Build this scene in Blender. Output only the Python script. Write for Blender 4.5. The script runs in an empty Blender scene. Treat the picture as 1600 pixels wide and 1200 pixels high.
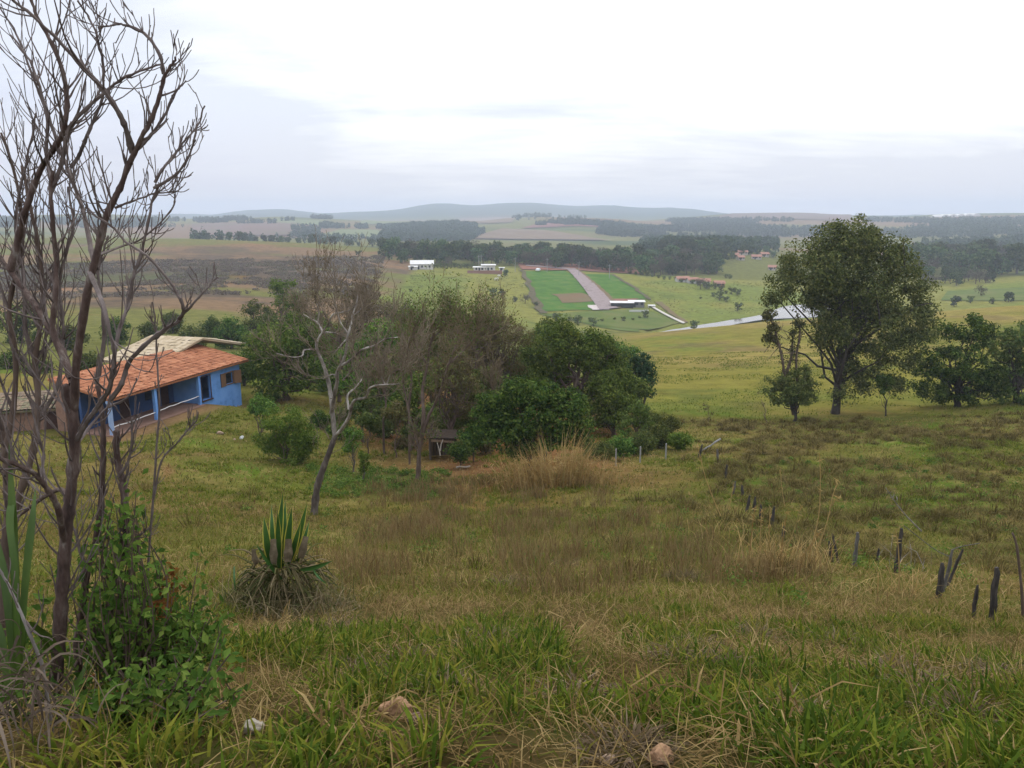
import bpy, math, random
import numpy as np
from mathutils import Vector
rng = np.random.default_rng(11); random.seed(11)
SC = bpy.context.scene
COL = SC.collection
F = 1230.0; PITCH = math.radians(12.25)
CP, SP = math.cos(PITCH), math.sin(PITCH)

# ------------------------------------------------------------------ view helpers (place things on the ground of the real scene)
def ray(u, v):
    c = (600.0 - v) / F; k = CP + c * SP
    return ((u - 800.0) / F) / k, (c * CP - SP) / k          # x/y and z/y
def pt(u, v, Y):
    t, s = ray(u, v); return np.array([t * Y, Y, s * Y])

# ------------------------------------------------------------------ noise
def _h(ix, iy, seed):
    n = (ix.astype(np.int64) * 374761393 + iy.astype(np.int64) * 668265263 + seed * 974711) & 0xffffffff
    n = ((n ^ (n >> 13)) * 1274126177) & 0xffffffff
    return ((n ^ (n >> 16)) & 0xffff) / 32767.5 - 1.0
def vnoise(x, y, seed=0):
    x = np.asarray(x, float); y = np.asarray(y, float)
    ix = np.floor(x); iy = np.floor(y); fx = x - ix; fy = y - iy
    fx = fx * fx * (3 - 2 * fx); fy = fy * fy * (3 - 2 * fy)
    a = _h(ix, iy, seed); b = _h(ix + 1, iy, seed); c = _h(ix, iy + 1, seed); d = _h(ix + 1, iy + 1, seed)
    return (a + (b - a) * fx) * (1 - fy) + (c + (d - c) * fx) * fy
def fbm(x, y, scale, octv=4, seed=0):
    r = 0; amp = 1; tot = 0
    for k in range(octv):
        r = r + amp * vnoise(np.asarray(x) / scale + 17.3 * k, np.asarray(y) / scale - 9.1 * k, seed + k); tot += amp
        amp *= .55; scale /= 2.03
    return r / tot
def sstep(a, b, x):
    t = np.clip((np.asarray(x, float) - a) / (b - a), 0, 1); return t * t * (3 - 2 * t)

# ------------------------------------------------------------------ terrain heights: ground row (v) seen under column u, at depth Y
ROWS = [
 (2.1, [(-600,1195),(0,1195),(800,1200),(1600,1202),(2200,1180)]),
 (3.0, [(-600,1095),(0,1100),(800,1098),(1600,1108),(2200,1100)]),
 (4.5, [(-600,1010),(0,1022),(800,1015),(1600,1045),(2200,1050)]),
 (7.4, [(-600,930),(0,945),(440,956),(800,940),(1200,950),(1600,985),(2200,1000)]),
 (12, [(-600,860),(0,878),(400,878),(800,880),(1200,892),(1450,908),(1600,922),(2200,930)]),
 (18, [(-600,810),(0,828),(400,832),(800,840),(1150,850),(1330,862),(1600,872),(2200,880)]),
 (26, [(-600,755),(0,772),(250,780),(490,806),(800,800),(1150,800),(1400,805),(1600,802),(2200,800)]),
 (35, [(-600,700),(0,712),(200,718),(420,742),(650,757),(850,748),(1000,742),(1130,740),(1300,745),(1600,745),(2200,740)]),
 (42, [(-600,660),(0,675),(150,686),(300,688),(420,706),(650,715),(850,715),(1050,712),(1200,705),(1400,705),(1600,705),(2200,700)]),
 (50, [(-600,610),(0,632),(100,645),(200,648),(385,655),(500,668),(650,680),(850,685),(1000,685),(1100,680),(1300,678),(1600,670),(2200,660)]),
 (65, [(-600,575),(0,590),(200,590),(400,605),(600,625),(800,640),(1000,642),(1200,648),(1300,645),(1500,640),(1600,632),(2200,620)]),
 (100,[(-600,535),(0,545),(400,550),(600,565),(800,585),(1000,590),(1100,590),(1300,580),(1600,565),(2200,550)]),
 (150,[(-600,498),(0,505),(300,508),(600,520),(800,550),(900,560),(1000,556),(1200,548),(1400,530),(1600,515),(2200,500)]),
 (200,[(-600,475),(0,478),(300,478),(600,495),(750,530),(850,545),(950,537),(1020,525),(1100,520),(1200,514),(1400,500),(1600,492),(2200,480)]),
 (240,[(-600,455),(0,460),(300,460),(600,478),(750,515),(850,530),(960,527),(1020,521),(1100,511),(1200,499),(1300,493),(1450,486),(1600,474),(2200,470)]),
 (288,[(-600,440),(0,445),(300,446),(550,458),(650,478),(750,496),(850,516),(1000,518),(1050,517.5),(1200,516),(1400,500),(1600,490),(2200,480)]),
 (335,[(-600,428),(0,433),(300,434),(550,446),(640,462),(800,478),(870,484),(950,485),(1070,489),(1150,493),(1230,492),(1400,484),(1600,471),(2200,465)]),
 (380,[(-600,415),(0,418),(300,420),(550,430),(640,440),(800,452),(950,456),(1100,462),(1250,470),(1400,462),(1600,455),(2200,450)]),
 (430,[(-600,402),(0,405),(300,407),(550,414),(640,424),(800,430),(950,434),(1100,441),(1250,450),(1400,447),(1600,440),(2200,435)]),
 (470,[(-600,395),(0,397),(300,399),(550,404),(640,413),(750,416),(900,420),(1000,428),(1100,434),(1250,440),(1600,430),(2200,425)]),
 (540,[(-600,383),(0,382),(300,385),(500,390),(600,397),(750,405),(900,408),(1100,420),(1300,427),(1600,417),(2200,410)]),
 (620,[(-600,372),(0,371),(200,371),(300,372),(450,377),(600,388),(900,400),(1000,400),(1060,390),(1130,389),(1210,398),(1300,413),(1600,408),(2200,400)]),
 (800,[(-600,374),(0,375),(300,376),(450,382),(600,386),(900,393),(1000,391),(1100,385),(1200,387),(1300,394),(1600,394),(2200,390)]),
 (1200,[(-600,365),(0,362),(300,371),(450,373),(600,374),(800,376),(1000,376),(1200,380),(1400,375),(1600,366),(2200,365)]),
 (1600, [(-600,350),(0,350),(300,350),(450,348),(600,356),(700,350),(800,354),(900,350),(1000,358),(1200,356),(1400,352),(1600,346),(2200,345)]),
 (1930,[(-600,336),(0,338),(150,333),(300,342),(430,338),(520,342),(600,347),(750,346),(830,338),(950,341),(1030,348),(1100,346),(1200,342),(1400,341),(1600,336),(2200,335)]),
 (2050,[(-600,336),(0,338),(150,333),(300,342),(430,338),(520,342),(600,347),(750,346),(830,338),(950,341),(1030,348),(1100,346),(1200,342),(1400,341),(1600,336),(2200,335)]),
 (2300,[(-600,340),(0,338),(300,344),(600,348),(1000,346),(1060,340),(1130,334),(1250,332.5),(1330,336),(1400,339),(1470,334),(1600,332.5),(2200,335)]),
 (2450,[(-600,340),(0,338),(300,344),(600,348),(1000,346),(1060,340),(1130,334),(1250,332.5),(1330,336),(1400,339),(1470,334),(1600,332.5),(2200,335)]),
 (2850, [(-600,345),(800,346),(2200,345)]),
 (4100,[(-600,338),(0,338),(280,334),(330,336),(380,329),(440,327.5),(500,334),(560,330),(610,328),(640,324.5),(680,318.5),(740,322),(790,317.5),(830,316),(870,321),(900,323),(960,322),(1000,325),(1050,324),(1085,326),(1110,330),(1150,336),(1600,337.5),(2200,338)]),
 (4550,[(-600,338),(0,338),(280,334),(330,336),(380,329),(440,327.5),(500,334),(560,330),(610,328),(640,324.5),(680,318.5),(740,322),(790,317.5),(830,316),(870,321),(900,323),(960,322),(1000,325),(1050,324),(1085,326),(1110,330),(1150,336),(1600,337.5),(2200,338)]),
 (5200,[(-600,341),(800,341),(2200,341)]),
]
_T = np.linspace(-1.7, 1.7, 681)
_LY = np.linspace(math.log(1.2), math.log(5200), 720)
def _table():
    ly = [math.log(1.2)]; zz = [np.full_like(_T, -1.55)]
    for Y, cs in ROWS:
        ts = np.array([ray(u, v)[0] for u, v in cs]); ss = np.array([ray(u, v)[1] for u, v in cs])
        ly.append(math.log(Y)); zz.append(np.interp(_T, ts, ss) * Y)
    zz = np.array(zz); ly = np.array(ly)
    g = np.empty((len(_LY), len(_T)))
    for j in range(len(_T)): g[:, j] = np.interp(_LY, ly, zz[:, j])
    k = np.exp(-.5 * (np.arange(-8, 9) / 3.2) ** 2); k /= k.sum()
    gp = np.pad(g, ((8, 8), (0, 0)), mode='edge')
    g = sum(k[i] * gp[i:i + g.shape[0]] for i in range(17))
    k = np.array([.08, .24, .36, .24, .08]); gp = np.pad(g, ((0, 0), (2, 2)), mode='edge')
    return sum(k[i] * gp[:, i:i + g.shape[1]] for i in range(5))
_G = _table()

# house frame (x along the veranda towards the camera, y outward to the valley)
HX, HY, HFLOOR = -20.2, 58.6, -13.1
HANG = math.atan2(-.957, -.287)
def house_local(x, y):
    dx = np.asarray(x) - HX; dy = np.asarray(y) - HY
    ca, sa = math.cos(HANG), math.sin(HANG)
    return dx * ca + dy * sa, -dx * sa + dy * ca

def H(x, y):
    x = np.asarray(x, float); y = np.asarray(y, float)
    yy = np.clip(y, 1.2, 5199)
    t = np.clip(x / (yy + .8) * ((yy + .8) / yy), -1.69, 1.69)
    fi = (np.log(yy) - _LY[0]) / (_LY[1] - _LY[0]); fj = (t - _T[0]) / (_T[1] - _T[0])
    i = np.clip(fi.astype(int), 0, len(_LY) - 2); j = np.clip(fj.astype(int), 0, len(_T) - 2)
    a = fi - i; b = fj - j
    z = (_G[i, j] * (1 - b) + _G[i, j + 1] * b) * (1 - a) + (_G[i + 1, j] * (1 - b) + _G[i + 1, j + 1] * b) * a
    near = 1 - sstep(60, 120, y)
    z = z + near * (.05 * vnoise(x / .8, y / .8, 3) + .13 * sstep(4, 9, y) * fbm(x, y, 3.4, 3, 5))
    far = sstep(90, 180, y)
    z = z + far * (.35 * fbm(x, y, 28, 3, 9)) * (1 - .9 * sstep(255, 270, y) * (1 - sstep(345, 360, y)))
    z = z + sstep(190, 300, y) * (1 - sstep(560, 680, y)) * (1 - sstep(-160, -60, x - .0 * y)) * 2.6 * fbm(x, y, 75, 3, 16)
    z = z + sstep(1300, 2200, y) * (2.2 * fbm(x, y, 130, 3, 14) + 13 * sstep(3300, 4000, y) * fbm(x, y, 380, 4, 15))
    # terrace cut for the house
    hx, hy = house_local(x, y)
    ox = np.maximum(np.maximum(-1.5 - hx, hx - 14.5), 0); oy = np.maximum(np.maximum(hy - 1.3, -9 - hy), 0)
    d = np.hypot(ox, oy)
    tgt = np.where(hx > 5.2, HFLOOR - .06, HFLOOR - .06 - 1.15 * sstep(5.2, 1.0, hx))
    w = 1 - sstep(0, 4.5, d)
    return z * (1 - w) + tgt * w
def Hs(x, y): return float(H(np.array([x]), np.array([y]))[0])
def gpt(u, Y):
    v = 700.0
    for _ in range(4):
        t = ray(u, v)[0]; x = t * Y; z = Hs(x, Y)
        s = z / Y; c = (s * CP + SP) / (CP - s * SP); v = 600 - c * F
    return np.array([x, Y, z])
def hit(u, v, y0=1.5, y1=5100):
    t, s = ray(u, v)
    Y = np.exp(np.linspace(math.log(y0), math.log(y1), 4000))
    b = s * Y < H(t * Y, Y)
    k = int(np.argmax(b)) if b.any() else len(Y) - 1
    return np.array([t * Y[k], Y[k], float(H(t * Y[k:k + 1], Y[k:k + 1])[0])])
def to_uv(p):
    p = np.asarray(p, float); t = p[..., 0] / p[..., 1]; s = p[..., 2] / p[..., 1]
    k_ = CP - s * SP; c = (s * CP + SP) / k_; k = CP + c * SP
    return 800 + t * k * F, 600 - c * F

# ------------------------------------------------------------------ mesh building
class MB:
    def __init__(s): s.v = []; s.q = []; s.t = []; s.qm = []; s.tm = []; s.n = 0
    def add(s, V, Q=None, T=None, m=0):
        V = np.asarray(V, float).reshape(-1, 3)
        if Q is not None and len(Q):
            Q = np.asarray(Q, np.int64).reshape(-1, 4); s.q.append(Q + s.n); s.qm.append(np.full(len(Q), m))
        if T is not None and len(T):
            T = np.asarray(T, np.int64).reshape(-1, 3); s.t.append(T + s.n); s.tm.append(np.full(len(T), m))
        s.v.append(V); s.n += len(V); return s
    def tube(s, P, R, sides=6, m=0, cap=True):
        P = np.asarray(P, float); n = len(P); R = np.broadcast_to(np.asarray(R, float), (n,))
        T = np.gradient(P, axis=0); T /= np.linalg.norm(T, axis=1)[:, None] + 1e-9
        ref = np.array([.31, .95, .05]) if abs(T[:, 2]).mean() > .6 else np.array([.05, .1, 1.])
        A = np.cross(T, ref); A /= np.linalg.norm(A, axis=1)[:, None] + 1e-9; B = np.cross(T, A)
        an = np.arange(sides) * 2 * math.pi / sides
        V = P[:, None] + R[:, None, None] * (np.cos(an)[None, :, None] * A[:, None] + np.sin(an)[None, :, None] * B[:, None])
        i = np.arange(n - 1)[:, None] * sides; k = np.arange(sides)[None]; k2 = (k + 1) % sides
        Q = np.stack([i + k, i + k2, i + sides + k2, i + sides + k], -1).reshape(-1, 4)
        V = V.reshape(-1, 3); T3 = None
        if cap:
            V = np.vstack([V, P[-1:] + T[-1:] * R[-1] * .5]); e = (n - 1) * sides; kk = np.arange(sides)
            T3 = np.stack([e + kk, e + (kk + 1) % sides, np.full(sides, n * sides)], -1)
        return s.add(V, Q, T3, m)
    def box(s, a, b, m=0):
        (x0, y0, z0), (x1, y1, z1) = a, b
        V = [(x0,y0,z0),(x1,y0,z0),(x1,y1,z0),(x0,y1,z0),(x0,y0,z1),(x1,y0,z1),(x1,y1,z1),(x0,y1,z1)]
        return s.add(V, [(0,3,2,1),(4,5,6,7),(0,1,5,4),(1,2,6,5),(2,3,7,6),(3,0,4,7)], m=m)
    def hexa(s, bot, top, m=0):
        return s.add(list(bot) + list(top), [(3,2,1,0),(4,5,6,7),(0,1,5,4),(1,2,6,5),(2,3,7,6),(3,0,4,7)], m=m)
    def grid(s, V, m=0):
        a, b = V.shape[:2]; i = np.arange(a - 1)[:, None] * b; j = np.arange(b - 1)[None]
        return s.add(V.reshape(-1, 3), np.stack([i + j, i + j + 1, i + b + j + 1, i + b + j], -1).reshape(-1, 4), m=m)
    def build(s, name, mats, parent=None, smooth=False, loc=None):
        me = bpy.data.meshes.new(name); V = np.vstack(s.v)
        if loc is not None and parent is None: V = V - np.asarray(loc)
        Q = np.vstack(s.q) if s.q else np.zeros((0, 4), int); T = np.vstack(s.t) if s.t else np.zeros((0, 3), int)
        mi = np.concatenate(s.qm + s.tm).astype(np.int32)
        me.vertices.add(len(V)); me.vertices.foreach_set('co', V.astype(np.float32).ravel())
        L = np.concatenate([Q.ravel(), T.ravel()]).astype(np.int32)
        me.loops.add(len(L)); me.loops.foreach_set('vertex_index', L)
        me.polygons.add(len(Q) + len(T))
        st = np.concatenate([np.arange(len(Q)) * 4, len(Q) * 4 + np.arange(len(T)) * 3]).astype(np.int32)
        me.polygons.foreach_set('loop_start', st)
        me.polygons.foreach_set('material_index', mi)
        me.polygons.foreach_set('use_smooth', np.full(len(st), smooth))
        for m in (mats if isinstance(mats, (list, tuple)) else [mats]): me.materials.append(m)
        me.update(calc_edges=True); me.validate()
        o = bpy.data.objects.new(name, me); COL.objects.link(o)
        if parent is not None: o.parent = parent
        elif loc is not None: o.location = loc
        return o
def tag(o, label=None, cat=None, group=None, kind=None):
    if label: o['label'] = label
    if cat: o['category'] = cat
    if group: o['group'] = group
    if kind: o['kind'] = kind
    return o
def thing(name, label, cat, loc, group=None, rz=0):
    o = bpy.data.objects.new(name, None); COL.objects.link(o); o.location = [float(c) for c in loc]; o.rotation_euler = (0, 0, rz)
    o.empty_display_size = .3
    return tag(o, label, cat, group)
def copy_thing(o, loc, rz, sc, label=None, group=None):
    r = o.copy(); COL.objects.link(r); r.location = [float(c) for c in loc]; r.rotation_euler = (0, 0, rz); r.scale = sc
    if label: r['label'] = label
    if group: r['group'] = group
    for ch in list(o.children):
        c = ch.copy(); COL.objects.link(c); c.parent = r
    return r

# ------------------------------------------------------------------ materials
def mat_new(name):
    m = bpy.data.materials.new(name); m.use_nodes = True; nt = m.node_tree; nt.nodes.clear()
    return m, nt, nt.nodes, nt.links
def ramp(N, cols, pos=None, interp='LINEAR'):
    r = N.new('ShaderNodeValToRGB'); e = r.color_ramp.elements; r.color_ramp.interpolation = interp
    n = len(cols)
    for k in range(n):
        p = pos[k] if pos else k / max(1, n - 1)
        el = e[k] if k < 2 else e.new(p)
        el.position = p; el.color = (*cols[k], 1)
    return r
def veg(name, cols, trans=.3, nscale=.5, namp=.45, rough=.7, tint=0.25, spec=.04):
    """leaf / blade surface: colour per leaf, larger patches by noise, a shift per plant"""
    m, nt, N, L = mat_new(name)
    g = N.new('ShaderNodeNewGeometry'); tc = N.new('ShaderNodeTexCoord'); oi = N.new('ShaderNodeObjectInfo')
    ns = N.new('ShaderNodeTexNoise'); ns.inputs['Scale'].default_value = nscale; ns.inputs['Detail'].default_value = 3
    L.new(tc.outputs['Object'], ns.inputs['Vector'])
    a = N.new('ShaderNodeMath'); a.operation = 'MULTIPLY_ADD'; a.inputs[1].default_value = namp * 2; a.inputs[2].default_value = -namp + (1 - 0) * 0
    L.new(ns.outputs['Fac'], a.inputs[0])
    b = N.new('ShaderNodeMath'); b.operation = 'ADD'; b.use_clamp = True
    L.new(a.outputs[0], b.inputs[0]); L.new(g.outputs['Random Per Island'], b.inputs[1])
    r = ramp(N, cols); L.new(b.outputs[0], r.inputs['Fac'])
    hs = N.new('ShaderNodeHueSaturation')
    mr = N.new('ShaderNodeMapRange'); mr.inputs['To Min'].default_value = 1 - tint; mr.inputs['To Max'].default_value = 1 + tint
    L.new(oi.outputs['Random'], mr.inputs['Value']); L.new(mr.outputs['Result'], hs.inputs['Value'])
    mh = N.new('ShaderNodeMapRange'); mh.inputs['To Min'].default_value = .5 - tint * .08; mh.inputs['To Max'].default_value = .5 + tint * .08
    L.new(oi.outputs['Random'], mh.inputs['Value']); L.new(mh.outputs['Result'], hs.inputs['Hue'])
    L.new(r.outputs['Color'], hs.inputs['Color'])
    p = N.new('ShaderNodeBsdfPrincipled'); p.inputs['Roughness'].default_value = rough; p.inputs['Specular IOR Level'].default_value = spec
    L.new(hs.outputs['Color'], p.inputs['Base Color'])
    t = N.new('ShaderNodeBsdfTranslucent'); L.new(hs.outputs['Color'], t.inputs['Color'])
    mx = N.new('ShaderNodeMixShader'); mx.inputs[0].default_value = trans
    L.new(p.outputs[0], mx.inputs[1]); L.new(t.outputs[0], mx.inputs[2])
    o = N.new('ShaderNodeOutputMaterial'); L.new(mx.outputs[0], o.inputs['Surface'])
    return m
def solid(name, cols, scale=4., detail=5, rough=.8, bump=.3, bscale=None, spec=.3, stretch=None, pos=None, island=0.0, bdist=.02):
    """opaque surface: noise between colours, bumps"""
    m, nt, N, L = mat_new(name)
    tc = N.new('ShaderNodeTexCoord'); vec = tc.outputs['Object']
    if stretch:
        mp = N.new('ShaderNodeMapping'); mp.inputs['Scale'].default_value = stretch; L.new(vec, mp.inputs['Vector']); vec = mp.outputs[0]
    ns = N.new('ShaderNodeTexNoise'); ns.inputs['Scale'].default_value = scale; ns.inputs['Detail'].default_value = detail; ns.inputs['Roughness'].default_value = .62
    L.new(vec, ns.inputs['Vector']); fac = ns.outputs['Fac']
    if island:
        g = N.new('ShaderNodeNewGeometry'); a = N.new('ShaderNodeMath'); a.operation = 'MULTIPLY_ADD'; a.inputs[1].default_value = island
        L.new(g.outputs['Random Per Island'], a.inputs[0]); b = N.new('ShaderNodeMath'); b.operation = 'SUBTRACT'; b.inputs[1].default_value = island * .5
        L.new(fac, b.inputs[0]); L.new(b.outputs[0], a.inputs[2]); fac = a.outputs[0]
    r = ramp(N, cols, pos or list(np.linspace(.3, .7, len(cols)))); L.new(fac, r.inputs['Fac'])
    p = N.new('ShaderNodeBsdfPrincipled'); p.inputs['Roughness'].default_value = rough; p.inputs['Specular IOR Level'].default_value = spec
    L.new(r.outputs['Color'], p.inputs['Base Color'])
    if bump:
        n2 = N.new('ShaderNodeTexNoise'); n2.inputs['Scale'].default_value = bscale or scale * 3; n2.inputs['Detail'].default_value = 6; L.new(vec, n2.inputs['Vector'])
        bp = N.new('ShaderNodeBump'); bp.inputs['Strength'].default_value = bump; bp.inputs['Distance'].default_value = bdist
        L.new(n2.outputs['Fac'], bp.inputs['Height']); L.new(bp.outputs[0], p.inputs['Normal'])
    o = N.new('ShaderNodeOutputMaterial'); L.new(p.outputs[0], o.inputs['Surface'])
    return m

# ------------------------------------------------------------------ camera, world, sun, haze
cam = bpy.data.cameras.new('camera'); cam.sensor_width = 36; cam.lens = F / 1600 * 36; cam.clip_end = 20000; cam.clip_start = .05
co = bpy.data.objects.new('camera', cam); COL.objects.link(co); co.location = (0, 0, 0); co.rotation_euler = (math.pi / 2 - PITCH, 0, 0)
SC.camera = co
SUN_EL, SUN_AZ = math.radians(60), math.radians(12)
sdir = Vector((math.sin(SUN_AZ) * math.cos(SUN_EL), math.cos(SUN_AZ) * math.cos(SUN_EL), math.sin(SUN_EL)))
sl = bpy.data.lights.new('sun', 'SUN'); sl.energy = 1.0; sl.angle = math.radians(25); sl.color = (1, .97, .92)
so = bpy.data.objects.new('sun', sl); COL.objects.link(so); so.rotation_euler = sdir.to_track_quat('Z', 'Y').to_euler(); so.location = (0, 0, 60)

W = bpy.data.worlds.new('World'); SC.world = W; W.use_nodes = True
nt = W.node_tree; N = nt.nodes; L = nt.links; N.clear()
def math_n(op, a, b=None, c=None, clamp=False):
    n = N.new('ShaderNodeMath'); n.operation = op; n.use_clamp = clamp
    for k, q in enumerate((a, b, c)):
        if q is None: continue
        if isinstance(q, (int, float)): n.inputs[k].default_value = q
        else: L.new(q, n.inputs[k])
    return n.outputs[0]
sky = N.new('ShaderNodeTexSky'); sky.sky_type = 'NISHITA'; sky.sun_disc = False; sky.sun_elevation = SUN_EL; sky.sun_rotation = SUN_AZ
sky.dust_density = 3
tc = N.new('ShaderNodeTexCoord'); sx = N.new('ShaderNodeSeparateXYZ'); L.new(tc.outputs['Generated'], sx.inputs[0])
zc = math_n('MAXIMUM', sx.outputs['Z'], 0.0); den = math_n('ADD', zc, .16)
cx = math_n('DIVIDE', sx.outputs['X'], den); cy = math_n('DIVIDE', sx.outputs['Y'], den)
cb = N.new('ShaderNodeCombineXYZ'); L.new(cx, cb.inputs[0]); L.new(cy, cb.inputs[1]); cb.inputs[2].default_value = 3.7
n1 = N.new('ShaderNodeTexNoise'); n1.inputs['Scale'].default_value = .75; n1.inputs['Detail'].default_value = 7; n1.inputs['Roughness'].default_value = .52; n1.inputs['Distortion'].default_value = .4
L.new(cb.outputs[0], n1.inputs['Vector'])
# bright thin part of the overcast, round the hidden sun
vd = N.new('ShaderNodeVectorMath'); vd.operation = 'DOT_PRODUCT'; L.new(tc.outputs['Generated'], vd.inputs[0])
gd = Vector((.17, .90, .38)).normalized(); vd.inputs[1].default_value = gd
gl = N.new('ShaderNodeMapRange'); gl.interpolation_type = 'SMOOTHERSTEP'; gl.inputs['From Min'].default_value = .74; gl.inputs['From Max'].default_value = 1.0
L.new(vd.outputs['Value'], gl.inputs['Value'])
mp = N.new('ShaderNodeMapping'); mp.inputs['Scale'].default_value = (.8, 2.3, 1); mp.inputs['Rotation'].default_value = (0, 0, .25); L.new(cb.outputs[0], mp.inputs['Vector'])
n2 = N.new('ShaderNodeTexNoise'); n2.inputs['Scale'].default_value = 1.5; n2.inputs['Detail'].default_value = 8; n2.inputs['Roughness'].default_value = .58; n2.inputs['Distortion'].default_value = .3
L.new(mp.outputs[0], n2.inputs['Vector'])
fa = math_n('MULTIPLY_ADD', n1.outputs['Fac'], 1.15, -.56)
f0 = math_n('MULTIPLY_ADD', n2.outputs['Fac'], .62, fa)
f1 = math_n('MULTIPLY_ADD', gl.outputs[0], .70, f0)
hz = N.new('ShaderNodeMapRange'); hz.inputs['From Min'].default_value = .03; hz.inputs['From Max'].default_value = .30; L.new(sx.outputs['Z'], hz.inputs['Value'])
f2 = math_n('MULTIPLY_ADD', hz.outputs[0], .35, f1); f3 = math_n('ADD', f2, -.12, clamp=True)
SKYK = 10.0
def sk(c): return tuple(SKYK * q for q in c)
cr = ramp(N, [sk((.76,.81,.97)), sk((.90,.95,1.07)), sk((.90,.95,1.05)), sk((1.25,1.28,1.30))], [0, .38, .68, 1])
L.new(f3, cr.inputs['Fac'])
# the horizon band is greyer
hb = N.new('ShaderNodeMapRange'); hb.inputs['From Min'].default_value = .0; hb.inputs['From Max'].default_value = .12; hb.inputs['To Min'].default_value = .75; hb.inputs['To Max'].default_value = 0
L.new(sx.outputs['Z'], hb.inputs['Value'])
m1 = N.new('ShaderNodeMix'); m1.data_type = 'RGBA'; L.new(hb.outputs[0], m1.inputs['Factor']); L.new(cr.outputs[0], m1.inputs[6]); m1.inputs[7].default_value = (*sk((.84,.82,.88)), 1)
# an overcast sky is brightest overhead
zr = N.new('ShaderNodeMapRange'); zr.interpolation_type = 'SMOOTHSTEP'; zr.inputs['From Min'].default_value = .24; zr.inputs['From Max'].default_value = .62; zr.inputs['To Min'].default_value = 1; zr.inputs['To Max'].default_value = 1.9
L.new(sx.outputs['Z'], zr.inputs['Value'])
m0 = N.new('ShaderNodeMix'); m0.data_type = 'RGBA'; m0.blend_type = 'MULTIPLY'; m0.inputs['Factor'].default_value = 1; L.new(m1.outputs[2], m0.inputs[6]); L.new(zr.outputs[0], m0.inputs[7])
m1 = m0
m2 = N.new('ShaderNodeMix'); m2.data_type = 'RGBA'; m2.inputs['Factor'].default_value = .92; L.new(sky.outputs[0], m2.inputs[6]); L.new(m1.outputs[2], m2.inputs[7])
bg = N.new('ShaderNodeBackground'); bg.inputs['Strength'].default_value = .1; L.new(m2.outputs[2], bg.inputs['Color'])
wo = N.new('ShaderNodeOutputWorld'); L.new(bg.outputs[0], wo.inputs['Surface'])

SC.view_settings.view_transform = 'Standard'; SC.view_settings.look = 'None'; SC.view_settings.gamma = 1; SC.view_settings.exposure = .02
SC.view_settings.use_curve_mapping = False
SC.cycles.max_bounces = 5; SC.cycles.diffuse_bounces = 2; SC.cycles.glossy_bounces = 2; SC.cycles.transmission_bounces = 3; SC.cycles.volume_bounces = 2
SC.cycles.caustics_reflective = False; SC.cycles.caustics_refractive = False
SC.cycles.use_denoising = True

hm, nt_, N_, L_ = mat_new('haze')
pv = N_.new('ShaderNodeVolumePrincipled'); pv.inputs['Density'].default_value = .00029; pv.inputs['Density Attribute'].default_value = ''
pv.inputs['Color'].default_value = (.74, .82, .96, 1); pv.inputs['Anisotropy'].default_value = 0.1
ho = N_.new('ShaderNodeOutputMaterial'); L_.new(pv.outputs[0], ho.inputs['Volume'])
try: hm.cycles.homogeneous_volume = True
except Exception: pass
b = MB(); b.box((-11200, -70, -130), (11200, 5700, 72)); tag(b.build('haze', hm), 'pale haze in the valley air', 'haze', kind='stuff')
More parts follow.
